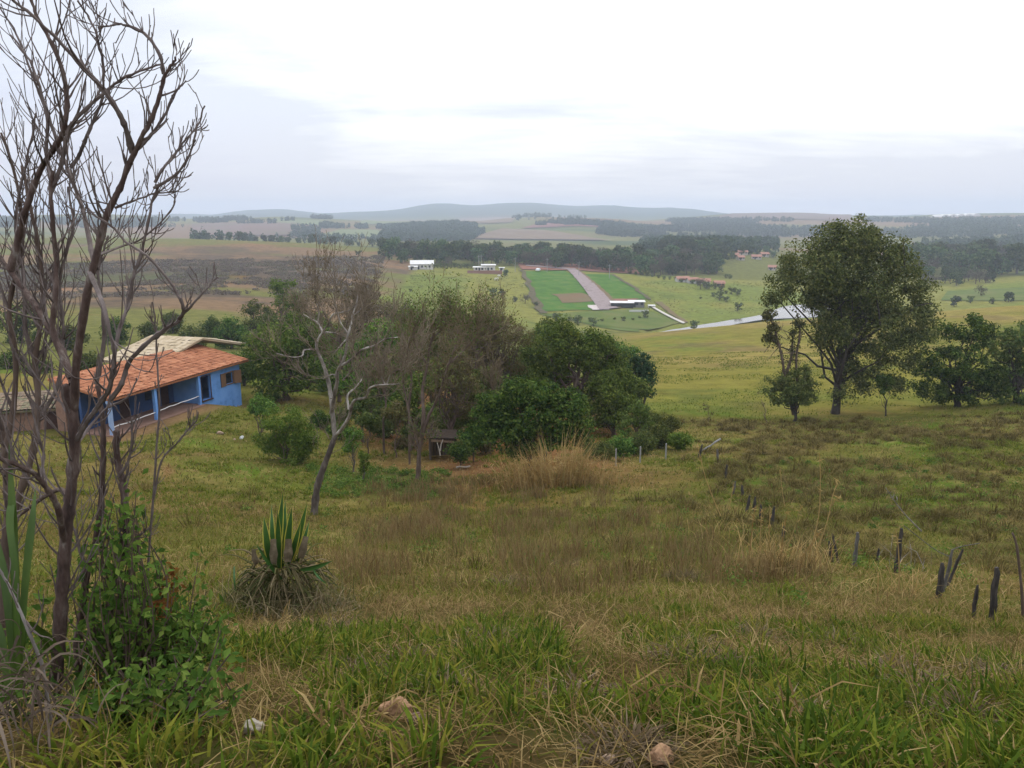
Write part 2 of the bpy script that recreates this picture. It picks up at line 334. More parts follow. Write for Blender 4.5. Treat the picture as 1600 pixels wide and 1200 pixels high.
# ------------------------------------------------------------------ ground sheet
def pip(poly, x, y):
    r = np.zeros(np.shape(x), bool); n = len(poly); j = n - 1
    for i in range(n):
        xi, yi = poly[i]; xj, yj = poly[j]
        c = ((yi > y) != (yj > y)) & (x < (xj - xi) * (y - yi) / (yj - yi + 1e-12) + xi); r ^= c; j = i
    return r
def mixc(c, col, w): return c * (1 - w[..., None]) + np.array(col) * w[..., None]
def ground_col(x, y):
    u, v = to_uv(np.stack([x, np.maximum(y, .5), H(x, y)], -1)); Y = y
    n1 = fbm(x, y, .9, 4, 21); n2 = fbm(x, y, 6, 4, 22); n3 = fbm(x, y, 45, 4, 23); n4 = fbm(x, y, 12, 4, 24)
    c = np.zeros(x.shape + (3,)) + np.array((.080, .062, .030))            # litter and soil near by
    c = mixc(c, (.060, .075, .022), .75 * sstep(-.1, .45, n1 + .5 * n2))
    c = mixc(c, (.14, .11, .052), .7 * sstep(.1, .5, -n1 + .6 * n4))
    lawn = sstep(8, 14, Y) * (1 - sstep(80, 110, Y))
    cl = mixc(np.zeros_like(c) + np.array((.090, .092, .026)), (.150, .118, .050), .8 * sstep(-.15, .5, n4 + .4 * n1))
    cl = mixc(cl, (.062, .100, .016), .9 * sstep(-.02, .35, n2 + .3 * n1 + .3 * n3))
    cl = mixc(cl, (.115, .075, .038), .7 * sstep(.1, .45, -n2 + .4 * n1)); cl = mixc(cl, (.15, .085, .04), .75 * np.exp(-(((u - 760) / 190) ** 2)) * sstep(17, 22, Y) * (1 - sstep(34, 40, Y)) * sstep(-.25, .25, n2 + .5 * n1)); cl = mixc(cl, (.17, .14, .06), .6 * sstep(.2, .5, n1 - .3 * n4))
    c = mixc(c, (0, 0, 0), lawn) + cl * lawn[..., None]
    # bare red earth under the trees and by the hut
    w = sstep(30, 34, Y) * (1 - sstep(70, 90, Y)) * sstep(520, 620, u + 60 * n2) * (1 - sstep(930, 1020, u + 60 * n2)); c = mixc(c, (.135, .062, .036), .85 * w * sstep(-.5, .2, n2 + .2))
    c = mixc(c, (.16, .085, .05), .7 * np.exp(-(((u - 705) / 45) ** 2 + ((Y - 37.5) / 2.5) ** 2)))
    # green weeds behind the white tree
    c = mixc(c, (.035, .085, .018), .85 * np.exp(-(((u - 610) / 85) ** 2 + ((Y - 35) / 4) ** 2)) * sstep(-.5, .1, n2))
    # far side of the gully: mixed scrub floor
    w = sstep(70, 95, Y) * (1 - sstep(640, 680, Y)); c = mixc(c, (.10, .105, .04), w)
    # pasture on the right hand spur
    w = sstep(58, 75, Y) * (1 - sstep(262, 280, Y)) * sstep(930, 1000, u)
    p = mixc(np.zeros_like(c) + np.array((.138, .128, .036)), (.19, .150, .060), .8 * sstep(-.05, .4, n3 + .5 * n4))
    p = mixc(p, (.095, .125, .032), .7 * sstep(.05, .4, -n3 + .4 * n2)); p = mixc(p, (.11, .085, .05), .6 * sstep(.22, .5, n4)); p = mixc(p, (.12, .085, .05), .7 * np.exp(-(((u - 1140) / 45) ** 2 + ((Y - 122) / 5) ** 2))); p = mixc(p, (.075, .085, .03), .6 * sstep(.15, .5, n2) * (1 - sstep(80, 130, Y)))
    c = mixc(c, (0, 0, 0), w) + p * w[..., None]
    # brown fallow slope on the left
    w = sstep(105, 160, Y) * (1 - sstep(640, 700, Y)) * (1 - sstep(0, 25, u - np.interp(Y, [150, 260, 330, 430, 620], [700, 560, 600, 640, 640])))
    st = fbm(x * .5, y, 30, 5, 31)
    p = mixc(np.zeros_like(c) + np.array((.145, .098, .072)), (.080, .062, .055), .9 * sstep(-.05, .35, st + .35 * n4))
    p = mixc(p, (.105, .112, .040), .9 * sstep(-.12, .22, n3 + .3 * st + .5 * sstep(480, 620, Y) - .1 - .25 * np.exp(-((Y - 330) / 110) ** 2) + .55 * sstep(210, 150, Y)))
    p = mixc(p, (.21, .085, .045), .8 * np.exp(-(((u - 372) / 26) ** 2 + ((Y - 345) / 9) ** 2)))
    p = mixc(p, (.19, .10, .065), .5 * sstep(.25, .55, -st + .3 * n4))
    p = mixc(p, (.052, .075, .030), .6 * np.exp(-((Y - 325 - .05 * u) / 16) ** 2) * (1 - sstep(360, 420, u)))
    c = mixc(c, (0, 0, 0), w) + p * w[..., None]
    # olive pasture across the river
    w = sstep(278, 290, Y) * (1 - sstep(455, 475, Y)) * sstep(610, 630, u - np.interp(Y, [280, 330, 430, 470], [-40, 0, 25, 25]))
    p = mixc(np.zeros_like(c) + np.array((.150, .150, .048)), (.105, .135, .038), .8 * sstep(-.2, .4, n3 + .3 * n4))
    p = mixc(p, (.055, .075, .025), .5 * sstep(.3, .55, n4))
    c = mixc(c, (0, 0, 0), w) + p * w[..., None]
    # country beyond the wood
    w = sstep(640, 720, Y); m4 = fbm(x * .6, y, 260, 3, 41)
    p = mixc(np.zeros_like(c) + np.array((.115, .115, .05)), (.15, .10, .075), sstep(0, .3, m4)); p = mixc(p, (.05, .07, .035), .9 * sstep(.12, .3, -m4))
    p = mixc(p, (.045, .065, .055), sstep(2700, 3300, Y) * np.ones_like(Y))
    c = mixc(c, (0, 0, 0), w) + p * w[..., None]
    # house apron
    hx, hy = house_local(x, y)
    w = sstep(-1, 0, hy) * (1 - sstep(1.0, 2.2, hy)) * sstep(4.3, 5, hx) * (1 - sstep(14, 15.5, hx)); c = mixc(c, (.17, .105, .07), .85 * w)
    w = np.exp(-(((u - 262) / 9) ** 2 + ((v - 735) / 10) ** 2)); c = mixc(c, (.16, .085, .055), .7 * w)
    return np.clip(c * np.array((1.18, 1.13, .86)), .004, 1)

ts = np.concatenate([np.linspace(-2.0, -.78, 40)[:-1], np.linspace(-.78, .78, 420), np.linspace(.78, 2.0, 40)[1:]])
ys = np.concatenate([np.linspace(-40, 1, 20)[:-1], np.exp(np.linspace(math.log(1), math.log(70), 260))[:-1], np.linspace(70, 250, 70)[:-1],
                     np.linspace(250, 480, 95)[:-1], np.linspace(480, 900, 45)[:-1], np.exp(np.linspace(math.log(900), math.log(5190), 90))])
gx = ts[None] * (np.maximum(ys, -1)[:, None] + 3.0); gy = np.repeat(ys[:, None], len(ts), 1)
gz = H(gx, gy)
b = MB(); b.grid(np.stack([gx, gy, gz], -1))
gm, nt_, N_, L_ = mat_new('ground')
at = N_.new('ShaderNodeAttribute'); at.attribute_name = 'soil'
tcg = N_.new('ShaderNodeTexCoord')
nn = N_.new('ShaderNodeTexNoise'); nn.inputs['Scale'].default_value = 5; nn.inputs['Detail'].default_value = 9; nn.inputs['Roughness'].default_value = .75; L_.new(tcg.outputs['Object'], nn.inputs['Vector'])
n2 = N_.new('ShaderNodeTexNoise'); n2.inputs['Scale'].default_value = .33; n2.inputs['Detail'].default_value = 7; n2.inputs['Roughness'].default_value = .7; L_.new(tcg.outputs['Object'], n2.inputs['Vector'])
ad = N_.new('ShaderNodeMath'); ad.operation = 'ADD'; L_.new(nn.outputs['Fac'], ad.inputs[0]); L_.new(n2.outputs['Fac'], ad.inputs[1])
mrg = N_.new('ShaderNodeMapRange'); mrg.inputs['From Min'].default_value = .7; mrg.inputs['From Max'].default_value = 1.3; mrg.inputs['To Min'].default_value = .55; mrg.inputs['To Max'].default_value = 1.45
L_.new(ad.outputs[0], mrg.inputs['Value'])
mu = N_.new('ShaderNodeMix'); mu.data_type = 'RGBA'; mu.blend_type = 'MULTIPLY'; mu.inputs['Factor'].default_value = 1; L_.new(at.outputs['Color'], mu.inputs[6])
L_.new(mrg.outputs[0], mu.inputs[7])
pb = N_.new('ShaderNodeBsdfPrincipled'); pb.inputs['Roughness'].default_value = .95; pb.inputs['Specular IOR Level'].default_value = .0; L_.new(mu.outputs[2], pb.inputs['Base Color'])
bp = N_.new('ShaderNodeBump'); bp.inputs['Strength'].default_value = .8; bp.inputs['Distance'].default_value = .12; L_.new(nn.outputs['Fac'], bp.inputs['Height']); L_.new(bp.outputs[0], pb.inputs['Normal'])
og = N_.new('ShaderNodeOutputMaterial'); L_.new(pb.outputs[0], og.inputs['Surface'])
go = b.build('ground', gm, smooth=True); tag(go, kind='structure')
ca = go.data.color_attributes.new('soil', 'FLOAT_COLOR', 'POINT')
cc = ground_col(gx.ravel(), gy.ravel()); ca.data.foreach_set('color', np.hstack([cc, np.ones((len(cc), 1))]).astype(np.float32).ravel())

def sheet(name, label, quad, mat, off=.25, nu=24, nv=24, y0=1.5, y1=5100, jit=0, cat=None):
    """a field or road draped on the ground; quad = four corners TL, TR, BR, BL as seen"""
    c = [hit(u, v, y0, y1)[:2] for u, v in quad]
    a = np.linspace(0, 1, nu)[None, :, None]; d = np.linspace(0, 1, nv)[:, None, None]
    P = (c[0] * (1 - a) + c[1] * a) * (1 - d) + (c[3] * (1 - a) + c[2] * a) * d
    if jit:
        P = P + jit * np.stack([vnoise(P[..., 0] / (jit * 6), P[..., 1] / (jit * 6), 5), vnoise(P[..., 0] / (jit * 6), P[..., 1] / (jit * 6), 6)], -1)
    Z = H(P[..., 0], P[..., 1]) + off
    b = MB(); b.grid(np.dstack([P, Z])); o = b.build(name, mat, smooth=True); tag(o, label, cat, kind='structure'); return o
def fieldmat(name, cols, sc=.05, det=6, rough=.95, bump=0, **k): return solid(name, cols, scale=sc, detail=det, rough=rough, bump=bump, spec=.05, **k)
m_green = fieldmat('crop_green', [(.042,.100,.011),(.058,.130,.015),(.10,.14,.026)], .16, pos=[.35,.5,.68])
m_lime = fieldmat('crop_lime', [(.060,.098,.018),(.095,.120,.026),(.13,.13,.04)], .09)
m_soil = fieldmat('red_soil', [(.17,.075,.05),(.23,.105,.07),(.15,.09,.06)], .12)
m_track = fieldmat('track', [(.20,.155,.145),(.27,.215,.205),(.16,.12,.105)], .4)
m_tan = fieldmat('tan_field', [(0.148,0.100,0.063),(0.185,0.130,0.081)], .02)
m_pink = fieldmat('ploughed_field', [(0.178,0.096,0.074),(0.148,0.096,0.074),(0.126,0.104,0.059)], .01)
m_red = fieldmat('red_field', [(0.200,0.074,0.056),(0.163,0.081,0.063)], .01)
m_pale = fieldmat('pale_green_field', [(0.126,0.148,0.059),(0.155,0.170,0.074)], .012)
m_brown = fieldmat('brown_patch', [(.16,.10,.055),(.13,.11,.05)], .1)
sheet('crop_field', 'bright green crop field left of the sloping road', [(816,424),(884,424),(948,484),(846,488)], m_green, .25, jit=2.2)
sheet('crop_field', 'bright green crop field right of the sloping road', [(910,428),(957,430),(1014,468),(948,469)], m_green, .25, jit=1.8)
sheet('lower_field', 'yellow green field between road end and river', [(838,489),(962,487),(1018,482),(1000,519)], m_lime, .22, jit=3)
sheet('lower_field', 'yellow green field beside the pale path', [(846,492),(1010,482),(1068,506),(1010,517)], m_lime, .30, jit=2)
sheet('soil_patch', 'brown bare patch in the crop field', [(862,461),(914,460),(930,472),(872,475)], m_brown, .42, jit=3)
sheet('dirt_yard', 'red earth yard at the top of the road', [(808,412),(985,418),(1005,429),(815,422.5)], m_soil, .5, jit=1.2)
sheet('dirt_yard', 'red earth by the long shed', [(945,469),(1000,468),(990,473),(955,481)], m_soil, .45, jit=.8)
sheet('road', 'pale road sloping down between crop fields', [(885,421.5),(898,420.5),(966,483),(937,486)], m_track, .62, 8, 60, jit=.3)
sheet('road', 'pale track along the red yard', [(822,415.5),(822,417),(893,423),(890,420.5)], m_track, .7, 30, 6)
sheet('path', 'pale path running down to the river', [(1013,478.5),(1017,478),(1071,506),(1067,507.5)], fieldmat('concrete_path', [(.5,.47,.40),(.42,.38,.32)], .5), .55, 5, 40)
sheet('soil_strip', 'bare earth strip beside the pale path', [(1024,473),(1034,473),(1076,505),(1069,505)], m_brown, .4, 6, 40, jit=.5)
sheet('rubble_yard', 'rubble strewn yard at the road end', [(918,479),(945,477),(952,485),(925,486)], solid('rubble', [(.3,.2,.15),(.5,.45,.42),(.25,.14,.1)], 1.2, bump=0), .5, 12, 8, jit=.6)
m_edge = fieldmat('rough_edge', [(.07,.075,.03),(.11,.085,.05),(.05,.06,.025)], .3)
sheet('field_margin', 'dark rough strip between olive pasture and crop field', [(811,422),(818,424),(852,490),(840,490)], m_edge, .5, 5, 40, jit=1.2)
sheet('field_margin', 'dark rough strip on the right edge of the crop field', [(955,430),(959,430),(1020,470),(1011,469)], m_edge, .5, 5, 40, jit=1.0)
sheet('field_margin', 'brown verge beside the sloping road', [(898,421),(902,421),(972,482),(964,483)], m_brown, .5, 4, 40, jit=.6)
# far patchwork
sheet('field', 'ploughed pink brown field far left', [(300,351),(470,349),(455,369),(300,369)], m_pink, 2, y0=700)
sheet('field', 'pale field above the ploughed one', [(425,343),(510,347),(520,355),(425,350)], m_pale, 2, y0=900)
sheet('field', 'pale green field by the far lane', [(535,360),(590,361),(602,373),(480,372)], m_pale, 2, y0=700)
sheet('field', 'far pale field on the ridge', [(570,345),(700,347),(680,351),(560,350)], m_pale, 2, y0=1200)
sheet('field', 'tan field beyond the wood', [(785,358),(850,361),(960,377),(730,374)], m_tan, 2, y0=800)
sheet('field', 'red ploughed field on the far slope', [(850,347),(945,346),(935,356),(815,358)], m_red, 2, y0=1000)
sheet('field', 'faded tan ridge field', [(720,342),(820,339),(800,348),(700,350)], m_tan, 2, y0=1200)
sheet('field', 'reddish field on the far right ridge', [(1130,337),(1330,336),(1330,346),(1110,343)], m_pink, 2, y0=1200)
sheet('field', 'red field by the right hand woods', [(1425,379),(1475,377),(1470,386),(1425,386)], m_pink, .8, y0=560)
sheet('field', 'green meadow behind the dark trees', [(1480,456),(1620,449),(1640,472),(1470,470)], m_lime, .3, y0=300, y1=460)
sheet('field', 'green corner meadow at the edge of the woods', [(1585,405),(1640,400),(1640,432),(1588,430)], m_lime, .4, y0=400)

# ------------------------------------------------------------------ river
RIV = [(1026,519.5,1028,524.5),(1050,515,1052,522),(1090,508.5,1092,516),(1130,502,1132,509.5),(1165,496.5,1168,503),(1195,490.5,1200,498.5),(1222,480,1230,497.5),(1245,475,1262,496),(1275,476,1300,495),(1330,482,1340,494)]
wl = -42.4
def on_plane(u, v, z):
    t, s = ray(u, v); Y = z / s; return np.array([t * Y, Y, z])
Lb = np.array([on_plane(a, b_, wl) for a, b_, _, _ in RIV]); Rb = np.array([on_plane(c, d, wl) for _, _, c, d in RIV])
for A in (Lb, Rb):
    pass
k = np.linspace(0, len(RIV) - 1, 120)
Lb = np.stack([np.interp(k, np.arange(len(RIV)), Lb[:, i]) for i in range(3)], -1); Rb = np.stack([np.interp(k, np.arange(len(RIV)), Rb[:, i]) for i in range(3)], -1)
Lb[:, 1] += .5 * vnoise(k * 3, k * 0, 3); Rb[:, 1] += .6 * vnoise(k * 3, k * 0 + 9, 4)
a = np.linspace(0, 1, 14)[None, :, None]
RP = Lb[:, None] * (1 - a) + Rb[:, None] * a
wm, nt_, N_, L_ = mat_new('water')
p_ = N_.new('ShaderNodeBsdfPrincipled'); p_.inputs['Base Color'].default_value = (.13, .11, .10, 1); p_.inputs['Roughness'].default_value = .08; p_.inputs['IOR'].default_value = 1.33; p_.inputs['Specular IOR Level'].default_value = .5
w_ = N_.new('ShaderNodeTexNoise'); w_.inputs['Scale'].default_value = .5; w_.inputs['Detail'].default_value = 4
tc_ = N_.new('ShaderNodeTexCoord'); L_.new(tc_.outputs['Object'], w_.inputs['Vector'])
b_ = N_.new('ShaderNodeBump'); b_.inputs['Strength'].default_value = .12; b_.inputs['Distance'].default_value = .3; L_.new(w_.outputs['Fac'], b_.inputs['Height']); L_.new(b_.outputs[0], p_.inputs['Normal'])
o_ = N_.new('ShaderNodeOutputMaterial'); L_.new(p_.outputs[0], o_.inputs['Surface'])
b = MB(); b.grid(RP); tag(b.build('river', wm, smooth=True), kind='structure')
# sink the bed under the water
co_ = np.empty(len(go.data.vertices) * 3, np.float32); go.data.vertices.foreach_get('co', co_); co_ = co_.reshape(-1, 3)
near = (co_[:, 1] > 255) & (co_[:, 1] < 420) & (co_[:, 0] > 40) & (co_[:, 0] < 260)
idx = np.where(near)[0]; ctr = RP.reshape(-1, 3)
for s0 in range(0, len(idx), 4000):
    ii = idx[s0:s0 + 4000]; dd = np.sqrt(((co_[ii, None, :2] - ctr[None, ::3, :2]) ** 2).sum(-1)).min(1)
    zt = wl - .9 + np.clip(dd - 1.0, 0, 99) * .35
    co_[ii, 2] = np.minimum(co_[ii, 2], np.where(dd < 5.5, zt, 999))
go.data.vertices.foreach_set('co', co_.ravel()); go.data.update()
# ------------------------------------------------------------------ plant builders
def unit(v): v = np.asarray(v, float); return v / (np.linalg.norm(v, axis=-1, keepdims=True) + 1e-9)
def rsph(n): return unit(rng.normal(size=(n, 3)))
def leaves(b, P, size, nrm, aspect=.5, m=0, fold=.0):
    """diamond leaves centred on P, facing about nrm"""
    n = len(P); nrm = unit(nrm); a = unit(np.cross(nrm, rsph(n))); c = np.cross(nrm, a)
    s = np.broadcast_to(np.asarray(size, float), (n,))[:, None]
    w = s * aspect
    V = np.stack([P - a * s * .5, P + c * w * .5 + a * s * .05 + nrm * s * fold, P + a * s * .5, P - c * w * .5 + a * s * .05 + nrm * s * fold], 1)
    b.add(V.reshape(-1, 3), np.arange(4 * n).reshape(n, 4), m=m)
def clump_crown(b, blobs, nclump, cr, per, leaf, m=0, aspect=.55, shell=.55, flat=.8, updown=.35, droop=0.0):
    """blobs: rows x,y,z,rx,ry,rz; sub-clumps sit in the blobs, leaves in the sub-clumps"""
    B = np.asarray(blobs, float); area = (B[:, 3] * B[:, 4] + B[:, 3] * B[:, 5] + B[:, 4] * B[:, 5])
    k = rng.choice(len(B), nclump, p=area / area.sum())
    d = rsph(nclump); d[:, 2] = np.where(d[:, 2] < -.3, d[:, 2] * .6, d[:, 2])
    r = 1 - rng.random(nclump) ** 1.4 * shell
    C = B[k, :3] + d * B[k, 3:] * r[:, None]
    crs = cr * rng.uniform(.55, 1.35, nclump)
    n = nclump * per; kk = np.repeat(np.arange(nclump), per)
    dd = rsph(n); dd[:, 2] *= flat; rr = rng.random(n) ** .45
    P = C[kk] + dd * (crs[kk] * rr)[:, None]; P[:, 2] -= droop * rr * crs[kk]
    nr = .75 * dd + .35 * d[kk] + updown * np.array([0, 0, 1.]) + .55 * rng.normal(size=(n, 3))
    leaves(b, P, leaf * rng.uniform(.6, 1.4, n), nr, aspect, m, .06)
    return C
def wander(p0, p1, n=7, amp=.06):
    p0 = np.asarray(p0, float); p1 = np.asarray(p1, float); L_ = np.linalg.norm(p1 - p0)
    t = np.linspace(0, 1, n)[:, None]; P = p0 + (p1 - p0) * t
    off = rng.normal(size=(n, 3)) * amp * L_; off[0] = 0; off[-1] = 0
    return P + off
def smooth_path(P, n):
    P = np.asarray(P, float); k = len(P)
    if k < 3: return np.stack([np.interp(np.linspace(0, k - 1, n), np.arange(k), P[:, i]) for i in range(3)], -1)
    Q = np.vstack([2 * P[0] - P[1], P, 2 * P[-1] - P[-2]]); out = []
    for t in np.linspace(0, k - 1 - 1e-6, n):
        i = int(t); f = t - i; a, b_, c, d = Q[i], Q[i + 1], Q[i + 2], Q[i + 3]
        out.append(.5 * (2 * b_ + (c - a) * f + (2 * a - 5 * b_ + 4 * c - d) * f * f + (3 * b_ - 3 * c + d - a) * f ** 3))
    return np.array(out)
def twig(b, p, d, L_, r, lvl, maxl, kids=(2, 4), spread=.75, wand=.16, up=.08, ratio=.62, m=0, tips=None, seg=None, knob=0, rr=.5, minr=.0):
    n = seg or max(3, 6 - lvl)
    pts = [np.asarray(p, float)]; d = unit(d); ds = [d]
    for i in range(n):
        d = unit(d + wand * rng.normal(size=3) + up * np.array([0, 0, 1.])); pts.append(pts[-1] + d * L_ / n); ds.append(d)
    R = np.maximum(np.linspace(r, r * .45, n + 1), minr)
    if knob:
        R = R * (1 + knob * (np.arange(n + 1) % 2))
    b.tube(pts, R, 6 if lvl == 0 else (4 if lvl == 1 else 3), m)
    if tips is not None and lvl >= maxl - 1: tips.append(pts[-1])
    if lvl >= maxl: return
    for q in range(rng.integers(kids[0], kids[1] + 1)):
        t = rng.uniform(.3, 1) * n; i = min(int(t), n - 1); f = t - i
        p2 = pts[i] * (1 - f) + pts[i + 1] * f
        pr = unit(np.cross(ds[i], rsph(1)[0])); a = spread * rng.uniform(.6, 1.25)
        twig(b, p2, ds[i] * math.cos(a) + pr * math.sin(a), L_ * ratio * rng.uniform(.65, 1.15), max(R[i] * rr, minr), lvl + 1, maxl, kids, spread, wand, up, ratio, m, tips, None, knob, rr, minr)

# leaf and bark surfaces
L_dark = veg('leaf_dark_green', [(0.022,0.048,0.011),(0.044,0.089,0.016),(0.081,0.134,0.024),(0.140,0.186,0.036)], .26, .8, .55)
L_mid = veg('leaf_mid_green', [(0.046,0.086,0.016),(0.076,0.130,0.022),(0.116,0.174,0.030),(0.183,0.228,0.045)], .26, .7, .55)
L_fresh = veg('leaf_fresh_green', [(0.055,0.108,0.015),(0.091,0.162,0.022),(0.134,0.210,0.032),(0.201,0.252,0.050)], .26, 1.0, .55)
L_olive = veg('leaf_olive', [(0.046,0.070,0.018),(0.073,0.101,0.024),(0.107,0.130,0.032),(0.152,0.156,0.046)], .26, .6, .55)
L_gum = veg('leaf_gum', [(0.043,0.055,0.018),(0.076,0.090,0.027),(0.119,0.125,0.038),(0.173,0.164,0.055)], .25, .25)
L_yell = veg('leaf_yellow_green', [(.06,.085,.018),(.10,.125,.026),(.14,.155,.035)], .3, .5)
L_blue = veg('leaf_blue_green', [(0.022,0.048,0.020),(0.037,0.072,0.028),(0.061,0.102,0.036)], .25, .4)
L_brown = veg('leaf_dry_brown', [(0.085,0.066,0.026),(0.104,0.102,0.032),(0.134,0.098,0.040),(0.159,0.138,0.050)], .25, .4)
L_wood = veg('leaf_woodland', [(.034,.058,.022),(.055,.085,.028),(.08,.11,.038),(.115,.13,.05)], .2, .2, tint=.45)
L_woodbrown = veg('leaf_woodland_brown', [(.065,.055,.04),(.10,.08,.055),(.125,.11,.07)], .2, .2, tint=.35)
L_far = veg('leaf_far_forest', [(.024,.042,.022),(.040,.062,.026),(.060,.08,.034)], .15, .02, tint=.2)
B_brown = solid('bark_brown', [(.055,.036,.026),(.11,.075,.055),(.16,.115,.09)], 9, bump=.6, stretch=(1,1,.25))
B_red = solid('bark_red_brown', [(.035,.022,.018),(.075,.046,.036),(.115,.08,.064),(.24,.21,.18)], 22, 8, bump=1.0, stretch=(1,1,.35), pos=[.3,.48,.6,.72], bdist=.01)
B_grey = solid('bark_grey', [(.10,.085,.072),(.19,.165,.145),(.30,.27,.24)], 12, bump=.5, stretch=(1,1,.3))
B_pale = solid('bark_pale', [(.075,.058,.045),(.20,.175,.145),(.48,.44,.39)], 2.2, 6, bump=.6, stretch=(1,1,.45), pos=[.47,.60,.74])
B_dark = solid('bark_dark', [(.022,.017,.014),(.045,.035,.028),(.07,.055,.045)], 8, bump=.5, stretch=(1,1,.3))
B_twig = solid('twig_pinkish', [(.10,.075,.050),(.16,.12,.08),(.21,.165,.115)], 3, bump=0)
B_twigbrown = solid('twig_brown', [(.095,.068,.036),(.14,.10,.055),(.18,.135,.08)], 3, bump=0)

def px_blobs(lst, Y, base, depth=.8, yj=.5):
    """crown masses: (column, row, radius in photo pixels) at the tree's own distance, as local ellipsoids"""
    out = []
    for q in lst:
        u, v, r = q[:3]; R = r / F * Y; y = Y + rng.uniform(-1, 1) * yj * R * 1.6
        p = pt(u, v, y) - base; out.append((*p, R, R * depth, R * .9))
    return np.array(out)
def leafy(name, label, cat, u, Y, blobs, lm, bark, nclump, cr, per, leaf, trunk_r=.16, group=None, lean=0, limbs=True, aspect=.55, shell=.55, trunk_to=None, straight=.6, amp=.035, crown='crown', droop=0, nlimb=None):
    g = gpt(u, Y); base = g - [0, 0, .05]; o = thing(name, label, cat, base, group)
    B = px_blobs(blobs, Y, base)
    b = MB(); C = clump_crown(b, B, nclump, cr, per, leaf, aspect=aspect, shell=shell, droop=droop); b.build(crown, lm, o)
    t = MB(); cen = (B[:, :3] * B[:, 3:4]).sum(0) / B[:, 3].sum(); zt = cen[2] * .8
    top = np.array([cen[0] * straight + lean, cen[1] * straight, zt])
    P = wander((0, 0, -.2), top, 7, amp); rad = np.linspace(trunk_r, trunk_r * .55, 7); rad[0] *= 1.22; t.tube(P, rad, 9)
    if limbs:
        ks = rng.choice(len(C), min(len(C), nlimb or 3 + len(C) // 8), replace=False)
        for k in ks:
            i = rng.integers(2, 7); t.tube(wander(P[i], C[k], 5, .07), np.linspace(trunk_r * .38, trunk_r * .07, 5), 5)
    t.build('trunk', bark, o, smooth=True)
    return o

# ------------------------------------------------------------------ large gum tree and its neighbours on the spur
leafy('gum_tree', 'tall spreading gum tree with open domed crown standing alone above the pasture', 'tree', 1305, 64,
      [(1322,372,40),(1290,385,30),(1360,385,38),(1262,402,34),(1400,400,30),(1232,430,38),(1300,430,52),(1365,435,52),(1410,445,38),(1205,462,18),(1275,465,34),(1310,440,56),(1350,480,56),(1300,505,40),(1385,520,46),(1330,400,46),(1345,585,26),(1195,530,12),(1330,490,48),(1395,490,46),(1435,480,30),(1300,520,30),(1355,535,34),(1410,528,28),(1330,570,24),(1372,575,24),(1440,450,22),(1290,545,14),(1345,600,16),(1284,530,18),(1400,600,16),(1320,610,14),(1225,445,24),(1290,364,24),(1368,374,28),(1250,398,26),(1402,398,28),(1322,354,20),(1345,360,20),(1430,520,32),(1447,502,22),(1422,562,26),(1395,588,22),(1385,560,26),(1420,420,26),(1290,480,36)],
      L_gum, B_dark, 620, .95, 96, .235, .34, nlimb=46, shell=.85, aspect=.5, droop=.3, straight=.10, amp=.008)
def ivy_tree():
    base = gpt(1238, 60.5); o = thing('slender_tree', 'slender twin stemmed tree wrapped in creeper left of the gum tree', 'tree', base)
    t = MB(); c = MB()
    for path in ([(1240,648),(1228,600),(1222,560),(1212,520),(1203,495)], [(1243,648),(1246,600),(1244,560),(1250,520),(1246,492)], [(1228,585),(1237,555),(1239,525)], [(1219,540),(1207,530),(1202,515)]):
        P = smooth_path([pt(u, v, 60.5 + rng.uniform(-.3, .3)) - base for u, v in path], 14); t.tube(P, np.linspace(.13, .05, 14), 6)
        for p in P[3:]:
            n = 26; leaves(c, p + rng.normal(size=(n, 3)) * .16, .17, rsph(n) + [0, 0, .4], .6)
        for q in range(6): twig(t, P[rng.integers(4, 14)], rsph(1)[0] + [0, 0, .6], 1.3, .03, 1, 2)
    clump_crown(c, px_blobs([(1200,492,12),(1207,512,9),(1248,505,9),(1198,528,7),(1240,520,8)], 60.5, base), 46, .32, 30, .2)
    t.build('trunk', B_brown, o, smooth=True); c.build('crown', L_gum, o)
ivy_tree()
leafy('bush', 'rounded dark green bush at the foot of the slender creeper covered tree', 'bush', 1240, 59.5,
      [(1238,600,30),(1215,605,22),(1262,592,24),(1250,618,28),(1222,622,22),(1268,615,14)], L_olive, B_dark, 130, .42, 60, .17, .13)
leafy('bush', 'small round topped bush on a short stem right of the gum trunk', 'bush', 1384, 62, [(1384,600,14),(1378,592,9),(1392,596,9),(1384,612,8)], L_dark, B_dark, 34, .3, 55, .17, .07)
leafy('bare_bush', 'low leafless bush at the left edge of the spur below the pasture', 'bush', 1108, 58, [(1102,636,7),(1112,644,7)], L_brown, B_twig, 10, .25, 12, .12, .03)
leafy('broad_tree', 'very dark broad tree right of the gum tree with ragged top', 'tree', 1495, 67,
      [(1500,515,32),(1465,540,34),(1530,520,30),(1480,570,38),(1520,570,42),(1450,575,26),(1500,605,40),(1455,608,26),(1540,600,30),(1480,618,24),(1520,618,24),(1550,604,24),(1440,605,16)], L_dark, B_dark, 250, .6, 60, .24, .3)
leafy('broad_tree', 'dark tree cut by the right frame edge with lighter leaves low down', 'tree', 1590, 66,
      [(1585,530,28),(1610,545,40),(1575,570,30),(1600,590,38),(1570,605,22),(1560,545,20),(1600,618,26),(1572,622,18)], L_olive, B_dark, 160, .6, 60, .24, .25)
leafy('dead_bush', 'bare grey bush leaning left beside the rounded dark bush', 'bush', 1196, 58.5, [(1188,615,6),(1192,632,6)], L_brown, B_twig, 8, .22, 8, .1, .04)
for u, Y, r in ((1180, 57, 6), (1262, 58, 7), (1302, 61, 8), (1425, 60, 8), (1470, 59, 7)):
    pass

